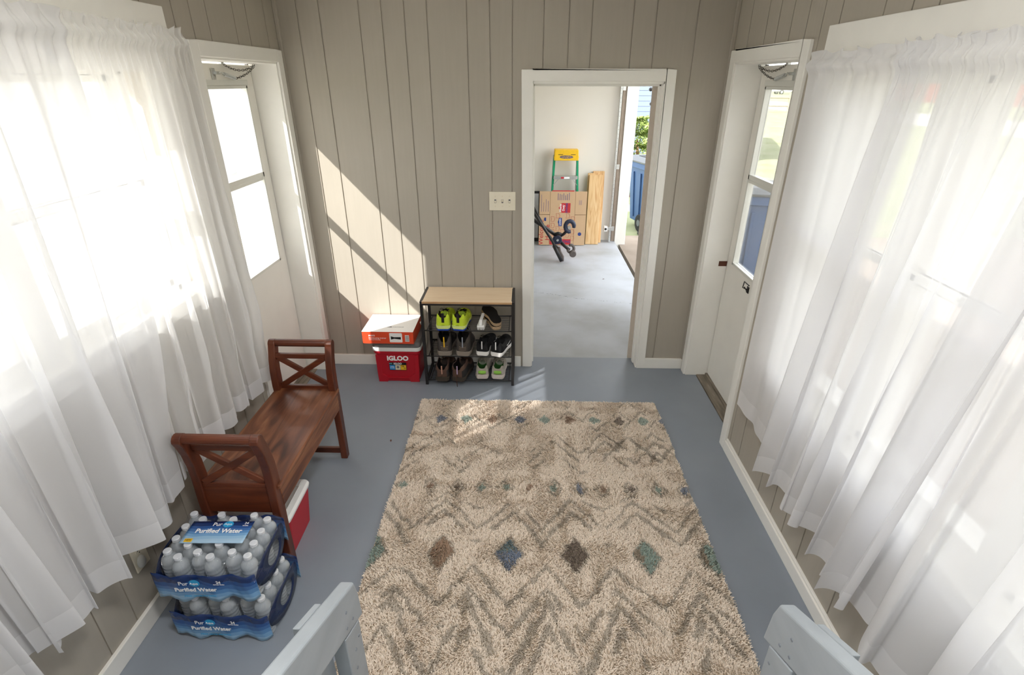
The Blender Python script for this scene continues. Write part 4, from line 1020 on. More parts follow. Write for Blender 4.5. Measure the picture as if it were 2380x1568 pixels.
def band_mat(name, axis, z0, z1):
    m = bpy.data.materials.new(name); m.use_nodes = True; N, L = nt(m); b = N['Principled BSDF']; b.inputs['Roughness'].default_value = 0.22
    tc = N.new('ShaderNodeTexCoord'); sp = N.new('ShaderNodeSeparateXYZ'); L.new(tc.outputs['Object'], sp.inputs[0])
    n = N.new('ShaderNodeTexNoise'); n.inputs['Scale'].default_value = 9; n.inputs['Detail'].default_value = 1; L.new(tc.outputs['Object'], n.inputs['Vector'])
    a = N.new('ShaderNodeMath'); a.operation = 'MULTIPLY_ADD'; a.inputs[1].default_value = 0.05*abs(z1-z0)/.13; L.new(n.outputs['Fac'], a.inputs[0]); L.new(sp.outputs[axis], a.inputs[2])
    r = N.new('ShaderNodeMapRange'); r.inputs[1].default_value = z0+.02; r.inputs[2].default_value = z1+.02; L.new(a.outputs[0], r.inputs[0])
    c = N.new('ShaderNodeValToRGB'); c.color_ramp.interpolation = 'CONSTANT'; e = c.color_ramp.elements
    st = [(0, (168, 200, 226)), (.14, (150, 190, 222)), (.30, (122, 168, 212)), (.44, (92, 142, 196)), (.58, (66, 110, 170)), (.72, (44, 84, 148)), (.86, (28, 52, 104))]
    e[0].position = 0; e[0].color = lin(st[0][1]); e[1].position = st[1][0]; e[1].color = lin(st[1][1])
    for p, q in st[2:]: k_ = e.new(p); k_.color = lin(q)
    L.new(r.outputs[0], c.inputs[0]); L.new(c.outputs[0], b.inputs['Base Color']); return m
BANDF = band_mat('blue_banded_print', 2, 0.0, 0.140)
BANDT = band_mat('blue_banded_print_top', 1, -0.045, 0.045)
NAVYF = mat('navy_film', (26, 40, 74), 0.25, noise=.2, nscale=20)
AQUA = mat('aqua_ink', (40, 160, 215), 0.4)
def bottle_proto():
    m = MB(); pr = [(0.020, 0), (0.028, 0.003), (0.0305, 0.012)]
    z = 0.018
    while z < 0.115: pr += [(0.0308, z), (0.0280, z+0.005), (0.0282, z+0.007), (0.0308, z+0.012)]; z += 0.016
    pr += [(0.0308, 0.133), (0.0285, 0.138), (0.0308, 0.144), (0.0300, 0.154), (0.0255, 0.165), (0.0185, 0.173), (0.0135, 0.178), (0.0125, 0.184)]
    m.lathe(pr, n=20); me = m.build('bottle', PETC, None, smooth=True)
    m = MB(); m.lathe([(0.0145, 0.183), (0.0150, 0.185), (0.0150, 0.1955), (0.0135, 0.1975)], n=18); cp = m.build('bottle_cap', CAPM, me, bevel=.0006)
    return me
BP = bottle_proto()
def water_pack(label, loc, rot, top_label, first):
    T = thing('bottled_water_pack', label, 'water pack', loc, rot, 'shrink-wrapped packs of bottled water')
    global BP
    sx, sy = 0.0625, 0.0625; pos = []
    for i in range(6):
        for j in range(4):
            pos.append(((i-2.5)*sx, (j-1.5)*sy+(0.012 if i % 2 == 0 else -0.014)))
    for n_, (x, y) in enumerate(pos):
        b = BP if (first and n_ == 0) else copy_tree(BP)
        b.parent = T; b.location = (x, y, 0.001); b.rotation_euler = (0.03*math.sin(n_*7), 0.03*math.cos(n_*5), n_)
    # printed band wrapping the front, sides and back
    def edge(u):
        a = u*4; k_ = int(a) % 4; t = a-int(a); hx, hy = 0.195, 0.139
        if k_ == 0: return (-hx+2*hx*t, -hy)
        if k_ == 1: return (hx, -hy+2*hy*t)
        if k_ == 2: return (hx-2*hx*t, hy)
        return (-hx, hy-2*hy*t)
    def bulge(t, n): return 0.009*abs(math.sin(PI*n*t))**.6
    def front(t, v, sgn):   # t 0..1 along x
        x = -0.193+0.386*t; lobe = 0.5+0.5*math.cos(2*PI*(x-0.031*sgn*-1)/0.125)
        lobe = 0.5+0.5*math.cos(2*PI*(x-0.031)/0.125) if sgn < 0 else 0.5-0.5*math.cos(2*PI*(x-0.031)/0.125)
        ed = max(0, abs(x)-0.165)/0.032
        y = sgn*(0.146+0.012*lobe*(0.6+0.4*v)-0.018*ed**2)
        zt_ = 0.147-0.006*lobe+0.006*math.sin(x*60); zb_ = 0.003+0.026*(1-lobe)
        return x, y, zb_+(zt_-zb_)*v
    m = MB(); NT_ = 90
    smooth_y = lambda arr: [sum(arr[max(0, min(len(arr)-1, i+d))] for d in range(-3, 4))/7 for i in range(len(arr))]
    def fsurf(sgn, v0, v1, t0=0, t1=1, lift=0.0):
        rows = []
        n = int(NT_*(t1-t0))+2; tt = [t0+(t1-t0)*i/(n-1) for i in range(n)]
        for v_ in [v0+(v1-v0)*j/8 for j in range(9)]:
            P_ = [front(t, v_, sgn) for t in tt]; ys = smooth_y([p[1] for p in P_]); zs = smooth_y([p[2] for p in P_])
            rows.append([(p[0], y-lift+0.0008*math.sin(t*70+v_*9), z) for p, y, z, t in zip(P_, ys, zs, tt)])
        return rows
    m.grid(fsurf(-1, 0, 1)); mb_ = MB(); mb_.grid(fsurf(1, 0, 1)); mb_.build('back_band', BANDF, T, smooth=True, solid=0.0006)
    bd = m.build('printed_band', BANDF, T, smooth=True, solid=0.0006)
    yl = -0.1575
    text('Pur', 0.026, WHITEI, bd, (-0.070, yl-0.004, 0.112), (PI/2, 0, 0), 'lettering', 0.0004)
    m = MB(); m.lathe([(0.017, 0), (0.017, 0.0006)], (0, 0, 0), 24, Matrix.Rotation(PI/2, 3, 'X')); o = m.build('logo_drop', AQUA, bd); o.location = (-0.028, yl-0.002, 0.113); o.scale = (1.15, 1, 1)
    text('Aqua', 0.015, WHITEI, bd, (-0.029, yl-0.0045, 0.113), (PI/2, 0, 0), 'lettering', 0.0004)
    text('Purified Water', 0.026, WHITEI, bd, (-0.030, yl-0.004, 0.080), (PI/2, 0, 0), 'lettering', 0.0004, bold=.0006)
    text('24', 0.017, WHITEI, bd, (0.062, yl-0.003, 0.117), (PI/2, 0, 0), 'lettering', 0.0004, bold=.0004)
    text('Half Liter Bottles', 0.006, WHITEI, bd, (0.062, yl-0.003, 0.106), (PI/2, 0, 0), 'lettering', 0.0004)
    text('please recycle this bottle', 0.012, AQUA, bd, (-0.02, yl-0.004, 0.048), (PI/2, 0, 0), 'lettering', 0.0004)
    # navy side handle ring with clear oval window
    for sx_ in (1, -1):
        m = MB(); R1, R2 = [], []
        for i in range(32):
            a = 2*PI*i/32; jit = 1+0.08*math.sin(2*a+1)
            bul = lambda y_: 0.197-0.012*(abs(y_)/.13)**2
            yo, zo = 0.128*math.cos(a)*jit, 0.092+0.080*math.sin(a)*jit; yi, zi = 0.050*math.cos(a)*jit, 0.098+0.042*math.sin(a)*jit
            yo = max(-.132, min(.132, yo)); zo = max(0.006, min(0.158, zo))
            R1.append((sx_*(bul(yo)+.004), yo, zo)); R2.append((sx_*(bul(yi)+.006), yi, zi))
        m.grid([R1, R2] if True else None)
        n = 32; m.f = []; m.m = []
        for i in range(n): m.f.append((i, (i+1) % n, n+(i+1) % n, n+i)); m.m.append(0)
        m.build('side_grip', NAVYF, T, smooth=True, solid=0.0008)
    # top print
    if top_label:
        m = MB(); rows = []
        for i in range(21):
            x = -0.122+0.244*i/20; row = []
            for j in range(9):
                y = -0.052+0.112*j/8; row.append((x, y-.0, 0.2030-0.0012*abs(math.sin(PI*(x/0.0625)))))
            rows.append(row)
        m.grid(rows); tl = m.build('top_print', BANDT, T, smooth=True, solid=0.0005)
        text('Pur', 0.026, WHITEI, tl, (-0.018, 0.042, 0.2038), (0, 0, 0), 'lettering', 0.0003)
        m = MB(); m.lathe([(0.016, 0.2032), (0.016, 0.2040)], (0, 0, 0), 24); o = m.build('logo_drop', AQUA, tl); o.location = (0.024, 0.043, 0); o.scale = (1.25, 1, 1)
        text('Aqua', 0.015, WHITEI, tl, (0.024, 0.043, 0.2046), (0, 0, 0), 'lettering', 0.0003)
        text('Purified Water', 0.030, WHITEI, tl, (0.002, 0.008, 0.2038), (0, 0, 0), 'lettering', 0.0003, bold=.0007)
        text('24', 0.016, WHITEI, tl, (0.095, 0.048, 0.2038), (0, 0, 0), 'lettering', 0.0003)
        text('bottles', 0.008, WHITEI, tl, (0.095, 0.036, 0.2038), (0, 0, 0), 'lettering', 0.0003)
        m = MB(); m.box(-0.108, -0.078, -0.047, -0.030, 0.2032, 0.2040); ys_ = m.build('yellow_label', YELI, tl)
        text('NEW', 0.010, BLACKI, ys_, (-0.093, -0.0385, 0.2046), (0, 0, 0), 'lettering', 0.0002)
    # clear film draped over the caps
    m = MB(); rows = []; NX, NY = 60, 40
    for i in range(NX+1):
        x = -0.197+0.394*i/NX; row = []
        for j in range(NY+1):
            y = -0.150+0.300*j/NY; d = min(math.hypot(x-a, y-b) for a, b in pos)
            z = 0.1996-0.022*min(1, max(0, d-0.013)/0.03)**1.2
            ed = max(abs(x)/0.197, abs(y)/0.150); z -= 0.070*max(0, (ed-.86)/.14)**1.5
            row.append((x, y, z))
        rows.append(row)
    m.grid(rows); m.build('shrink_film', FILM, T, smooth=True)
    return T
water_pack('lower pack of bottled water, standing on the floor by the bench', (-1.172, -2.140, 0.0), -0.01, False, True)
water_pack('upper pack of bottled water with blue printed top, stacked beside the bench', (-1.195, -2.126, 0.2008), 0.03, True, False)

# ================================================================== STAIR RAILS (painted lumber, rising towards the camera)
def stair_rail(label, x, yend, zend, s, post2):
    """x = inner face of rail, s = +1 when the outer side is +x"""
    T = thing('stair_railing', label, 'railing', (x, yend, 0), 0, None)
    sl_ = math.tan(math.radians(29.0)); L_ = 1.35; ht = 0.089; th = 0.038; x0, x1 = (0, s*th)
    run = L_*math.cos(math.radians(29))
    def Z(y): return zend + (-y)*sl_
    # sloped 2x4 rail, its foot end cut square to the slope with a clipped corner
    m = MB(); nrm = (math.sin(math.radians(29)), math.cos(math.radians(29)))
    h = 0.138
    poly = [(0.0, zend), (0.014, zend-0.050), (0.022, zend-0.150), (-run, Z(-run)-h), (-run, Z(-run))]
    m.prism(poly, 'x', x0, x1); m.build('handrail', GREYWOOD, T, bevel=0.007, segs=3)
    # post under the rail, flush with its inner face
    yp0, yp1 = -0.105, -0.010
    m = MB(); zt0, zt1 = Z(yp0)-h-0.001, Z(yp1)-h+0.006
    m.prism([(yp0, 0.0), (yp1, 0.0), (yp1, zt1-0.004), (yp0, zt0)], 'x', x0, x1); m.build('newel_post', GREYWOOD, T, bevel=0.003)
    # outer block post
    ya, yb = post2
    m = MB(); m.prism([(ya, 0.0), (yb, 0.0), (yb, Z(yb)-0.004), (ya, Z(ya)-0.004)], 'x', x1+s*0.0005, x1+s*0.0175); m.build('outer_post', GREYWOOD, T, bevel=0.003)
    # second post towards the camera and lower rail
    m = MB(); m.prism([(-run+0.02, 0.3), (-run+0.13, 0.3), (-run+0.13, Z(-run+0.13)-h), (-run+0.02, Z(-run+0.02)-h)], 'x', x0, x1); m.build('newel_post', GREYWOOD, T, bevel=0.003)
    for (yy, dz) in ((-0.075, -0.060), (-0.045, -0.105), (-0.085, -0.110), (-0.030, -0.185), (-0.060, -0.215), (-0.070, -0.28)):
        z = Z(yy)+dz; R = Matrix.Rotation(-s*PI/2, 3, 'Y')
        m = MB(); m.lathe([(0.0045, 0), (0.0038, 0.0012)], (x0-s*0.0002, yy, z), 8, R); m.build('sunken_screw', SCREWP, T)
    return T
stair_rail('blue-grey painted stair rail beside the bottled water', -0.4330, -2.685, 0.832, -1, (-0.214, -0.108))
stair_rail('blue-grey painted stair rail below the right windows', 0.5960, -2.785, 0.915, 1, (-0.186, -0.076))
m = MB()
for i in range(3): m.box(-0.43, 0.59, FRONT+0.004, -3.20-i*0.27, 0.001+i*0.18, 0.18+i*0.18)
tag(m.build('porch_steps', GREYWOOD, bevel=0.005), 'blue-grey painted wooden steps between the two stair rails', 'steps')

# ================================================================== GARAGE CONTENTS
def ladder():
    T = thing('step_ladder', 'green step ladder with yellow top cap behind the flattened carton', 'ladder', (0.505, 3.50, 0), 0)
    H_ = 1.20
    for sx in (-1, 1):
        m = MB(); m.bar((sx*0.195, -0.05, 0.0), (sx*0.145, 0.03, H_-0.05), 0.062, 0.026, (0, 1, 0)); rl = m.build('side_rail', GREENF, T, bevel=.002)
        m = MB()
        for z, x in ((0.87, 0.160), (0.76, 0.164), (1.05, 0.152)): m.lathe([(0.008, 0), (0.006, 0.004)], (sx*x, -0.033+0.08*(z/H_)-.02, z), 10, Matrix.Rotation(PI/2, 3, 'X'))
        m.build('rivet', STEEL, rl)
        MB().bar((sx*0.175, 0.10, 0.0), (sx*0.150, 0.075, H_-0.06), 0.02, 0.03, (0, 1, 0)).build('rear_leg', STEEL, T, bevel=.002)
    MB().box(-0.158, 0.158, -0.055, 0.095, H_-0.085, H_-0.055).build('cap_base', YELP, T, bevel=.004)
    m = MB(); m.prism([(-0.156, H_-0.11), (0.156, H_-0.11), (0.150, H_+0.02), (-0.150, H_+0.02)], 'y', -0.060, 0.10); cap = m.build('top_cap', YELP, T, bevel=.006)
    y = -0.0606
    m = MB(); pts = [(0.085*math.cos(2*PI*i/28), H_-0.066+0.019*math.sin(2*PI*i/28)) for i in range(28)]
    m.prism(pts, 'y', y-.0006, y+.002); el = m.build('logo_oval', NAVYI, cap)
    m = MB(); m.prism([(a*.86, H_-0.066+(b-H_+0.066)*.72) for a, b in pts], 'y', y-.0012, y); m.build('logo_field', YELP, el)
    text('WERNER', 0.036, NAVYI, el, (0, y-.0016, H_-0.066), (PI/2, 0, 0), 'lettering', .0004, bold=.001)
    m = MB(); m.box(-0.105, -0.045, y-.001, y+.001, H_-0.040, H_-0.034); m.box(0.055, 0.115, y-.001, y+.001, H_-0.040, H_-0.034); m.build('cap_slot', BLACKI, cap)
    for z in (0.86, 0.56, 0.26):
        wd = 0.145+(H_-z)*0.042
        st = MB().box(-wd+.005, wd-.005, -0.055-.03*(H_-z), 0.03-.03*(H_-z), z, z+0.040).build('tread', STEEL, T, bevel=.003)
        if z > .8:
            m = MB(); m.box(-0.06, -0.02, -0.0575-.03*(H_-z), -0.054-.03*(H_-z), z+.008, z+.030); m.build('red_sticker', REDI, st)
            m = MB(); m.box(-0.02, 0.05, -0.0575-.03*(H_-z), -0.054-.03*(H_-z), z+.008, z+.030); m.build('white_sticker', WHITEI, st)
        for sx in (-1, 1): MB().bar((sx*(wd-.07), -0.04-.03*(H_-z), z), (sx*(wd-.004), -0.04-.03*(H_-z), z-0.075), 0.014, 0.006, (0, 1, 0)).build('step_brace', STEEL, T)
ladder()

def flat_carton():
    T = thing('flattened_moving_box', 'flattened brown moving box printed in red and blue, leaning before the ladder', 'box', (0.486, 3.395, 0), 0)
    T.rotation_euler = (-0.03, 0, 0); W_, H_ = 0.310, 0.712
    for (x0, x1, z0, z1) in ((-W_, -0.170, 0.004, 0.408), (-W_, -0.170, 0.414, H_), (0.160, W_, 0.004, 0.408), (0.160, W_, 0.414, H_)):
        MB().box(x0, x1-.002, -0.004, 0.004, z0, z1).build('side_flap', CARDB, T, bevel=.001)
    ctr = MB().box(-0.169, 0.157, -0.005, 0.005, 0.002, H_).build('centre_panel', CARDB, T, bevel=.001)
    MB().box(-0.150, 0.140, -0.004, 0.006, H_, H_+0.012).build('red_top_edge', REDI, ctr)
    MB().box(-W_+.003, W_-.003, 0.006, 0.012, 0.004, H_-0.004).build('back_layer', CARDE, T)
    y = -0.0056
    def house(cx, cz, w_, h_, m_, nm, par, rot=False):
        m = MB()
        pts = [(-w_/2, -h_/2), (w_/2, -h_/2), (w_/2, h_/2*.5), (w_/4, h_/2*.62), (0, h_/2), (-w_/4, h_/2*.62), (-w_/2, h_/2*.5)]
        if rot: pts = [(-b, a) for a, b in pts]
        m.prism([(a+cx, b+cz) for a, b in pts], 'y', y-.0004, y+.0004); return m.build(nm, m_, par)
    house(0.020, 0.500, 0.125, 0.155, REDI, 'red_emblem', ctr, True)
    text('Heavy\nDuty', 0.040, WHITEI, ctr, (-0.013, y-.001, 0.500), (PI/2, -PI/2, 0), 'lettering', .0003, bold=.0006)
    text('STRONG', 0.032, NAVYI, ctr, (0.050, y-.001, 0.500), (PI/2, -PI/2, 0), 'lettering', .0003, bold=.001)
    house(-0.035, 0.315, 0.110, 0.055, NAVYI, 'blue_emblem', ctr, True)
    text("LOWE'S", 0.026, WHITEI, ctr, (-0.030, y-.001, 0.315), (PI/2, -PI/2, 0), 'lettering', .0003, bold=.0006)
    for i, sz in enumerate((0.11, 0.10, 0.09, 0.11, 0.08, 0.10, 0.12)):
        m = MB(); x = -0.070+i*0.024; m.box(x, x+0.006, y-.0003, y+.0003, 0.600, 0.600+sz*.8); m.build('fine_print', NAVYI, ctr)
    m = MB()
    for i in range(5):
        for j in range(4):
            cx = -0.130+i*0.066; cz = 0.100+j*0.085+(0.042 if i % 2 else 0)
            if cz > 0.40 or (abs(cx+.035) < .05 and abs(cz-.315) < .07): continue
            p = [(cx+a, y-.0005, cz+b) for a, b in ((-.024, -.03), (-.014, 0), (-.024, .03), (.018, .03), (.028, 0), (.018, -.03))]
            m.tube(p, 0.0016, 4, closed=True)
    m.build('honeycomb_print', REDI, ctr)
    m = MB(); m.box(-0.165, 0.120, y-.0004, y+.0004, 0.012, 0.085); rp = m.build('red_print_band', REDI, ctr)
    text('STRONG', 0.045, NAVYI, rp, (0.03, y-.001, 0.05), (PI/2, 0, 0), 'lettering', .0003, bold=.001)
    text('Welcome\nHome', 0.085, REDI, T, (-0.235, y-.0005, 0.175), (PI/2, -PI/2, 0), 'lettering', .0003)
    m = MB(); m.lathe([(0.024, 0), (0.024, .0005)], (0.235, y+.001, 0.155), 20, Matrix.Rotation(PI/2, 3, 'X')); m.build('round_stamp', NAVYI, T)
    m = MB()
    for i in range(4): m.box(-0.285+i*.03, -0.281+i*.03, -0.0047, -0.0042, 0.45, 0.45+(.22, .12, .16, .14)[i])
    for i in range(3): m.box(0.21+i*.014, 0.213+i*.014, -0.0047, -0.0042, 0.54, 0.60)
    house(-0.232, 0.350, 0.045, 0.03, NAVYI, 'small_emblem', T, True)
    m.build('fine_print', NAVYI, T)
flat_carton()

def board(label, x0, x1, ybase, ytop, z, lean_x=0.0, t=0.03):
    T = thing('pine_board', label, 'board', ((x0+x1)/2, ybase, 0.0), 0, 'pine boards leaning in the garage')
    hw_ = (x1-x0)/2; m = MB(); dy = ytop-ybase
    vs = []
    for (zz, dy_) in ((0, 0), (z, dy)):
        for xx, yy in ((-hw_, 0), (hw_, 0), (hw_, t), (-hw_, t)): vs.append((xx+(lean_x if zz else 0), yy+dy_, zz))
    m.add(vs, [(0, 3, 2, 1), (4, 5, 6, 7), (0, 1, 5, 4), (1, 2, 6, 5), (2, 3, 7, 6), (3, 0, 4, 7)])
    m.build('plank', PINE, T, bevel=.002)
board('front pine board with a knot, leaning beside the flattened moving box', 0.810, 0.985, 3.455, 3.575, 0.895, 0.018)
board('pine board peeking out behind the front board, toward the moving box', 0.800, 0.960, 3.495, 3.615, 0.910, 0.012)
board('darker pine board standing behind the others toward the door track', 0.880, 1.030, 3.540, 3.655, 0.930, 0.004)

# overhead-door track
T = thing('garage_door_track', 'galvanised vertical door track with punched holes beside the white jamb', 'door track', (1.155, 3.60, 0))
m = MB(); m.box(-0.014, 0.012, -0.035, -0.032, 0.0, 2.2); m.box(-0.014, -0.011, -0.035, 0.02, 0.0, 2.2); m.box(0.009, 0.012, -0.035, 0.0, 0.0, 2.2); tr_ = m.build('track_rail', STEEL, T, bevel=.001)
m = MB()
for i in range(40): m.lathe([(0.003, 0), (0.003, .001)], (-0.002, -0.0355, 0.1+i*.052), 6, Matrix.Rotation(PI/2, 3, 'X'))
m.build('punched_hole', BLACKI, tr_)
for z in (0.19, 1.0, 1.93):
    m = MB(); m.box(0.012, 0.050, -0.036, -0.032, z-.03, z+.03); m.box(-0.075 if z < .5 else 0.012, 0.02, -0.04, -0.034, z-.02, z+.02); m.build('bracket', STEEL, T, bevel=.002)
m = MB(); m.box(-0.09, -0.045, -0.06, -0.01, 0.155, 0.225); m.build('sensor', WHITEP, T, bevel=.004)
m = MB(); m.lathe([(0.016, 0), (0.014, .008)], (-0.068, -0.061, 0.19), 12, Matrix.Rotation(PI/2, 3, 'X')); m.build('sensor_eye', BLACKI, T)

# folding bicycle rack: black tubes with clamps, coming in from behind the jamb
def cycle_rack():
    T = thing('bicycle_carrier', 'black tubular bicycle carrier with padded clamps standing on the garage floor', 'bicycle carrier', (0.30, 2.66, 0))
    def tb(nm, pts, r, mm=BLACKM): m = MB(); m.tube(pts, r, 12); return m.build(nm, mm, T, smooth=True)
    tb('front_leg', [(-0.30, -0.02, 0.74), (0.02, -0.01, 0.27), (0.135, 0.0, 0.03)], 0.017)
    tb('leg_sleeve', [(0.045, -0.005, 0.205), (0.145, 0.0, 0.012)], 0.023)
    tb('rear_leg', [(-0.30, 0.12, 0.80), (0.02, 0.18, 0.22), (0.13, 0.14, 0.10)], 0.015)
    tb('cross_arm', [(-0.30, 0.05, 0.56), (-0.05, 0.06, 0.40), (0.12, 0.08, 0.27)], 0.021)
    tb('clamp_arm', [(0.08, 0.08, 0.27), (0.165, 0.06, 0.335), (0.20, 0.05, 0.38)], 0.018)
    tb('clamp_arm', [(0.08, 0.08, 0.27), (0.18, 0.03, 0.19), (0.235, 0.0, 0.15)], 0.020)
    m = MB(); m.lathe([(0.050, 0), (0.056, .008), (0.056, .05), (0.050, .058)], (0.085, 0.05, 0.275), 24, Matrix.Rotation(PI/2, 3, 'X')); pv = m.build('pivot_hub', mat('dark_navy_plastic', (38, 42, 62), .35), T, smooth=False, bevel=.003)
    m = MB(); m.lathe([(0.016, 0), (0.014, .01)], (0.085, -0.012, 0.275), 12, Matrix.Rotation(PI/2, 3, 'X')); m.build('pivot_bolt', STEEL, pv)
    tb('hub_lever', [(0.05, 0.02, 0.34), (0.09, 0.01, 0.355), (0.13, 0.01, 0.34)], 0.018, BLACKP)
    def jaw(c, rot, sc=1.0, mm=BLACKP):
        m = MB(); pts = []
        for i in range(13):
            a = math.radians(-150+300*i/12); pts.append(Vector(c)+Vector((0.042*sc*math.cos(a+rot), 0, 0.052*sc*math.sin(a+rot))))
        m.tube(pts, [0.016*sc]+[0.020*sc]*11+[0.016*sc], 10); return m.build('padded_jaw', mm, T, smooth=True)
    jaw((0.228, 0.04, 0.430), 2.4, 1.25, mat('dark_navy_rubber', (44, 50, 70), .5)); 
    m = MB(); m.lathe([(0.02, 0), (0.02, .03)], (0.222, 0.05, 0.42), 12, Matrix.Rotation(PI/2, 3, 'X')); m.build('jaw_bolt', STEEL, T)
    GP = mat('grey_worn_rubber', (96, 88, 84), .8, noise=.2, nscale=60)
    jaw((0.25, -0.01, 0.17), -0.4, 0.9, GP)
    m = MB(); m.lathe([(0.036, -0.035), (0.042, -0.02), (0.042, .02), (0.036, .035)], (0.275, -0.03, 0.115), 16, Matrix.Rotation(0.5, 3, 'Y') @ Matrix.Rotation(PI/2, 3, 'X')); m.build('end_pad', GP, T, bevel=.004)
    m = MB(); m.tube([(0.11, 0.10, 0.16), (0.12, 0.08, 0.10), (0.155, 0.03, 0.05), (0.16, -0.005, 0.014)], [0.016, 0.026, 0.022, 0.014], 10); m.build('foot_pad', GP, T, smooth=True)
cycle_rack()
# dark framed panel standing behind the flattened box
T = thing('leaning_frame', 'black-edged white panel leaning behind the flattened moving box', 'panel', (0.09, 3.60, 0))
m = MB(); m.box(-0.35, 0.095, -0.012, 0.012, 0, 0.68); fr_ = m.build('panel_frame', BLACKM, T, bevel=.004)
MB().box(-0.33, 0.078, -0.016, -0.012, 0.05, 0.65).build('panel_face', mat('off_white_panel', (206, 206, 208), .5), T)
m = MB(); rf = random.Random(4)
# cracks in the garage floor, real shallow chipped lines
def crack(pts, name, label):
    m = MB(); r_ = random.Random(7)
    for (a, b) in zip(pts[:-1], pts[1:]):
        n = int(math.hypot(b[0]-a[0], b[1]-a[1])/0.02)+1
        for i in range(n):
            t = i/n; x = a[0]+(b[0]-a[0])*t; y = a[1]+(b[1]-a[1])*t+r_.uniform(-.008, .008); w_ = r_.uniform(.006, .016); h = r_.uniform(.001, .004)
            if r_.random() < .72: m.add([(x, y-h, -0.0038), (x+w_, y-h*.4, -0.0038), (x+w_*1.2, y+h, -0.0034), (x+.002, y+h, -0.0034)], [(0, 1, 2, 3)])
    tag(m.build(name, CRACK), label, 'crack', kind='stuff')
crack([(0.10, 1.62), (0.30, 1.56), (0.50, 1.46), (0.75, 1.40), (1.05, 1.33), (1.22, 1.30)], 'floor_crack', 'jagged dark crack across the grey garage floor')
def leaf(name, label, pts):
    for i, (x, y, z, lb) in enumerate(pts):
        m = MB(); m.add([(-.012, 0, 0), (0, -.005, .002), (.014, .001, .001), (0, .006, .003)], [(0, 1, 2, 3)])
        o = m.build(name, RUST, solid=.001); o.location = (x, y, z); o.rotation_euler = (0, 0, i*1.7); tag(o, lb, 'leaf', 'dry leaf fragments on the floors')
leaf('dry_leaf', '', [(0.88, 2.05, -0.003, 'dry brown leaf fragment on the bright garage floor'), (-0.815, -0.985, 0.0008, 'brown leaf fragment on blue floor between bench and rug')])

# ================================================================== OUTSIDE
def wheelie_bin(label, loc, rot, sc=1.0, group='blue wheeled bins'):
    T = thing('wheeled_bin', label, 'bin', loc, rot, None); T.scale = (sc, sc, sc)
    m = MB(); rloft(m, [rrect(0.22, 0.25, .04, 5, 0.10), rrect(0.27, 0.32, .04, 5, 0.90), rrect(0.31, 0.36, .05, 5, 0.91), rrect(0.31, 0.36, .05, 5, 0.99)]); b = m.build('bin_body', BINB, T, bevel=.006)
    m = MB()
    for sx in (-1, 1):
        for y in (-.12, .12): m.bar((sx*0.235, y*.8, 0.16), (sx*0.279, y, 0.84), 0.03, 0.02, (0, 1, 0))
    for sx in (-.1, .1): m.bar((sx*.8, -0.262, 0.16), (sx, -0.325, 0.84), 0.03, 0.02, (1, 0, 0))
    m.build('body_rib', BINB, b, bevel=.004)
    m = MB(); m.box(-0.06, 0.06, -0.328, -0.322, 0.70, 0.76); m.build('white_sticker', WHITEI, b)
    m = MB(); rloft(m, [rrect(0.33, 0.37, .06, 5, 0.992), rrect(0.335, 0.375, .06, 5, 1.015), rrect(0.25, 0.30, .06, 5, 1.06)]); ld = m.build('lid', BINL, T, bevel=.005)
    m = MB(); m.tube([(-0.24, 0.37, 0.95), (-0.24, 0.45, 0.99), (0.24, 0.45, 0.99), (0.24, 0.37, 0.95)], 0.016, 8); m.build('handle_bar', BINL, T, smooth=True)
    m = MB(); m.box(-0.2, 0.2, -0.15, 0.05, 1.0605, 1.066); m.build('lid_panel', BLACKP, ld, bevel=.004)
    for sx in (-1, 1):
        m = MB(); R = Matrix.Rotation(PI/2, 3, 'Y'); m.lathe([(0.05, -.03), (0.125, -.028), (0.13, 0), (0.125, .028), (0.05, .03)], (sx*0.27, 0.24, 0.13), 24, R); wh = m.build('wheel', RUBBER, T, bevel=.003)
        m = MB(); m.lathe([(0.05, -.034), (0.05, .034)], (sx*0.27, 0.24, 0.13), 14, R); m.build('wheel_hub', BINL, wh)
    MB().tube([(-0.27, 0.24, 0.13), (0.27, 0.24, 0.13)], 0.012, 8).build('axle', STEEL, T)
    return T
wheelie_bin('blue wheeled bin on the grass beyond the open garage', (1.98, 4.95, -0.12), math.radians(195), 1.02)
wheelie_bin('blue wheeled bin with grey lid just outside the right door', (2.42, 1.95, -0.045), math.radians(80), 1.05)

def conifer(label, loc, h, r, seed, n=9000):
    T = thing('juniper_shrub', label, 'shrub', loc); rr = random.Random(seed)
    m = MB(); m.tube([(0, 0, 0), (0.05, 0, h*.5), (0, 0.03, h*.8)], [0.06, .04, .02], 8); m.build('trunk', BARK, T, smooth=True)
    rng = np.random.default_rng(seed); m = MB()
    for i in range(n):
        lvl = rr.random(); z = 0.12+h*lvl; R0 = r*(1-.75*lvl)*(.75+.35*math.sin(lvl*38)); a = rr.random()*2*PI; q = R0*math.sqrt(rr.uniform(.35, 1))
        p = Vector((q*math.cos(a), q*math.sin(a), z)); d = Vector((math.cos(a)*.9, math.sin(a)*.9, rr.uniform(-.1, .6))).normalized(); L_ = rr.uniform(.05, .10)
        sd = d.cross(Vector((rr.uniform(-1, 1), rr.uniform(-1, 1), rr.uniform(-1, 1)))).normalized()*rr.uniform(.006, .013)
        m.add([p-sd, p+d*L_*.5-sd*1.3, p+d*L_, p+d*L_*.5+sd*1.3, p+sd], [(0, 1, 3, 4), (1, 2, 3)])
    m.build('foliage', FOLI, T)
conifer('green juniper shrub before the blue house, above the bin', (2.15, 7.4, -0.12), 1.38, 0.80, 3)
conifer('taller juniper shrub partly behind the garage jamb', (1.35, 9.3, -0.12), 1.72, 0.95, 5, 7000)
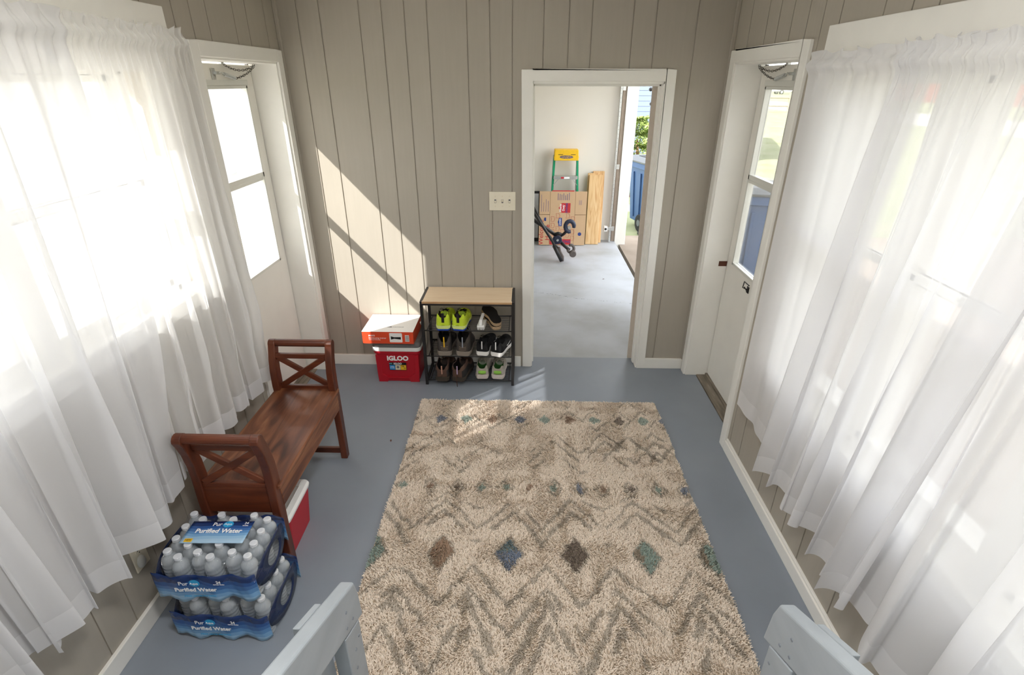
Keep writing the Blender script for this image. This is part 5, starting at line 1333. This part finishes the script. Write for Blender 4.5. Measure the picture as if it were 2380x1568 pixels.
def roundbush(label, loc, r, seed, n=900):
    T = thing('leafy_bush', label, 'bush', loc); rr = random.Random(seed); m = MB()
    for i in range(n):
        a = rr.random()*2*PI; b = math.acos(rr.uniform(-.3, 1)); q = r*rr.uniform(.75, 1)
        p = Vector((q*math.sin(b)*math.cos(a), q*math.sin(b)*math.sin(a), r*.9+q*math.cos(b))); d = Vector((rr.uniform(-1, 1), rr.uniform(-1, 1), rr.uniform(-1, 1))).normalized()*r*.22
        e = d.cross(Vector((0, 0, 1)))*.7; m.add([p-d, p-e, p+d, p+e], [(0, 1, 2, 3)])
    m.build('foliage', FOLI, T); MB().tube([(0, 0, 0), (0, 0, r)], r*.08, 8).build('trunk', BARK, T)
roundbush('round green bush at the far side of the road beside the parked truck', (56.5, 116, -0.2), 3.2, 1)
# split-rail fence
FW = mat('grey_brown_fence_wood', (150, 140, 120), .9, noise=.1, nscale=10)
T = thing('split_rail_fence', 'weathered split-rail fence across the far lawn, seen through the right door', 'fence', (20.0, 41.1, -0.12))
for i in range(0, 5):
    x = -i*3.0; y = -i*0.17; MB().box(x-.11, x+.11, y-.11, y+.11, 0, 1.32).build('post', FW, T, bevel=.02)
    if i < 4:
        for z in (0.45, 1.02): MB().tube([(x, y, z), (x-1.5, y-.08, z+.02), (x-3.0, y-.17, z)], 0.07, 8).build('rail', FW, T)
# parked pickup beyond
def pickup():
    T = thing('parked_pickup', 'white pickup truck parked far beyond the split-rail fence', 'truck', (49.5, 109, -0.2), math.radians(8)); PW = mat('white_car_paint', (244, 244, 244), .25)
    m = MB(); m.prism([(-2.9, .55), (2.9, .55), (2.95, 1.15), (2.6, 1.35), (1.3, 1.42), (.7, 2.0), (-.6, 2.02), (-.95, 1.4), (-2.9, 1.4)], 'y', -.95, .95); b = m.build('body', PW, T, bevel=.06)
    m = MB(); m.prism([(1.15, 1.45), (.62, 1.93), (-.5, 1.95), (-.78, 1.45)], 'y', -.97, .97); m.build('cab_windows', GLASSD, b)
    for x in (-1.75, 1.85):
        for y in (-.88, .88):
            m = MB(); R = Matrix.Rotation(PI/2, 3, 'X'); m.lathe([(.25, -.12), (.42, -.11), (.42, .11), (.25, .12)], (x, y, .42), 24, R); wh = m.build('wheel', RUBBER, T)
            m = MB(); m.lathe([(.24, -.13), (.24, .13)], (x, y, .42), 16, R); m.build('wheel_hub', STEEL, wh)
pickup()
# black rods with ball ends outside the garage (handlebar ends of a stored carrier)
T = thing('bicycle_hitch_rack', 'black rods with paired ball ends outside the garage, beside the jamb', 'bicycle rack', (1.72, 4.35, -0.12)); 
for (z, x) in ((2.02, 0.0), (1.84, 0.03)):
    m = MB(); m.tube([(x-0.04, 0, z), (x+.12, -.05, z-.14)], 0.011, 8); m.tube([(x-.01, 0, z+.0), (x+.14, -.05, z-.10)], 0.011, 8); a_ = m.build('carrier_arm', BLACKM, T, smooth=True)
    m = MB()
    for dx in (0, .045): m.lathe([(0.004, -.026), (0.020, -.018), (0.027, 0), (0.020, .018), (0.004, .026)], (x-.05+dx, 0, z+.004), 12)
    m.build('ball_end', BLACKP, a_, smooth=True)
m = MB(); m.tube([(0.13, -.05, 0), (0.13, -.05, 1.95)], 0.025, 10); m.build('upright', BLACKM, T, smooth=True)
m = MB(); m.box(-.0, .3, -.25, .15, 0, .04); m.build('foot_plate', BLACKM, T, bevel=.005)
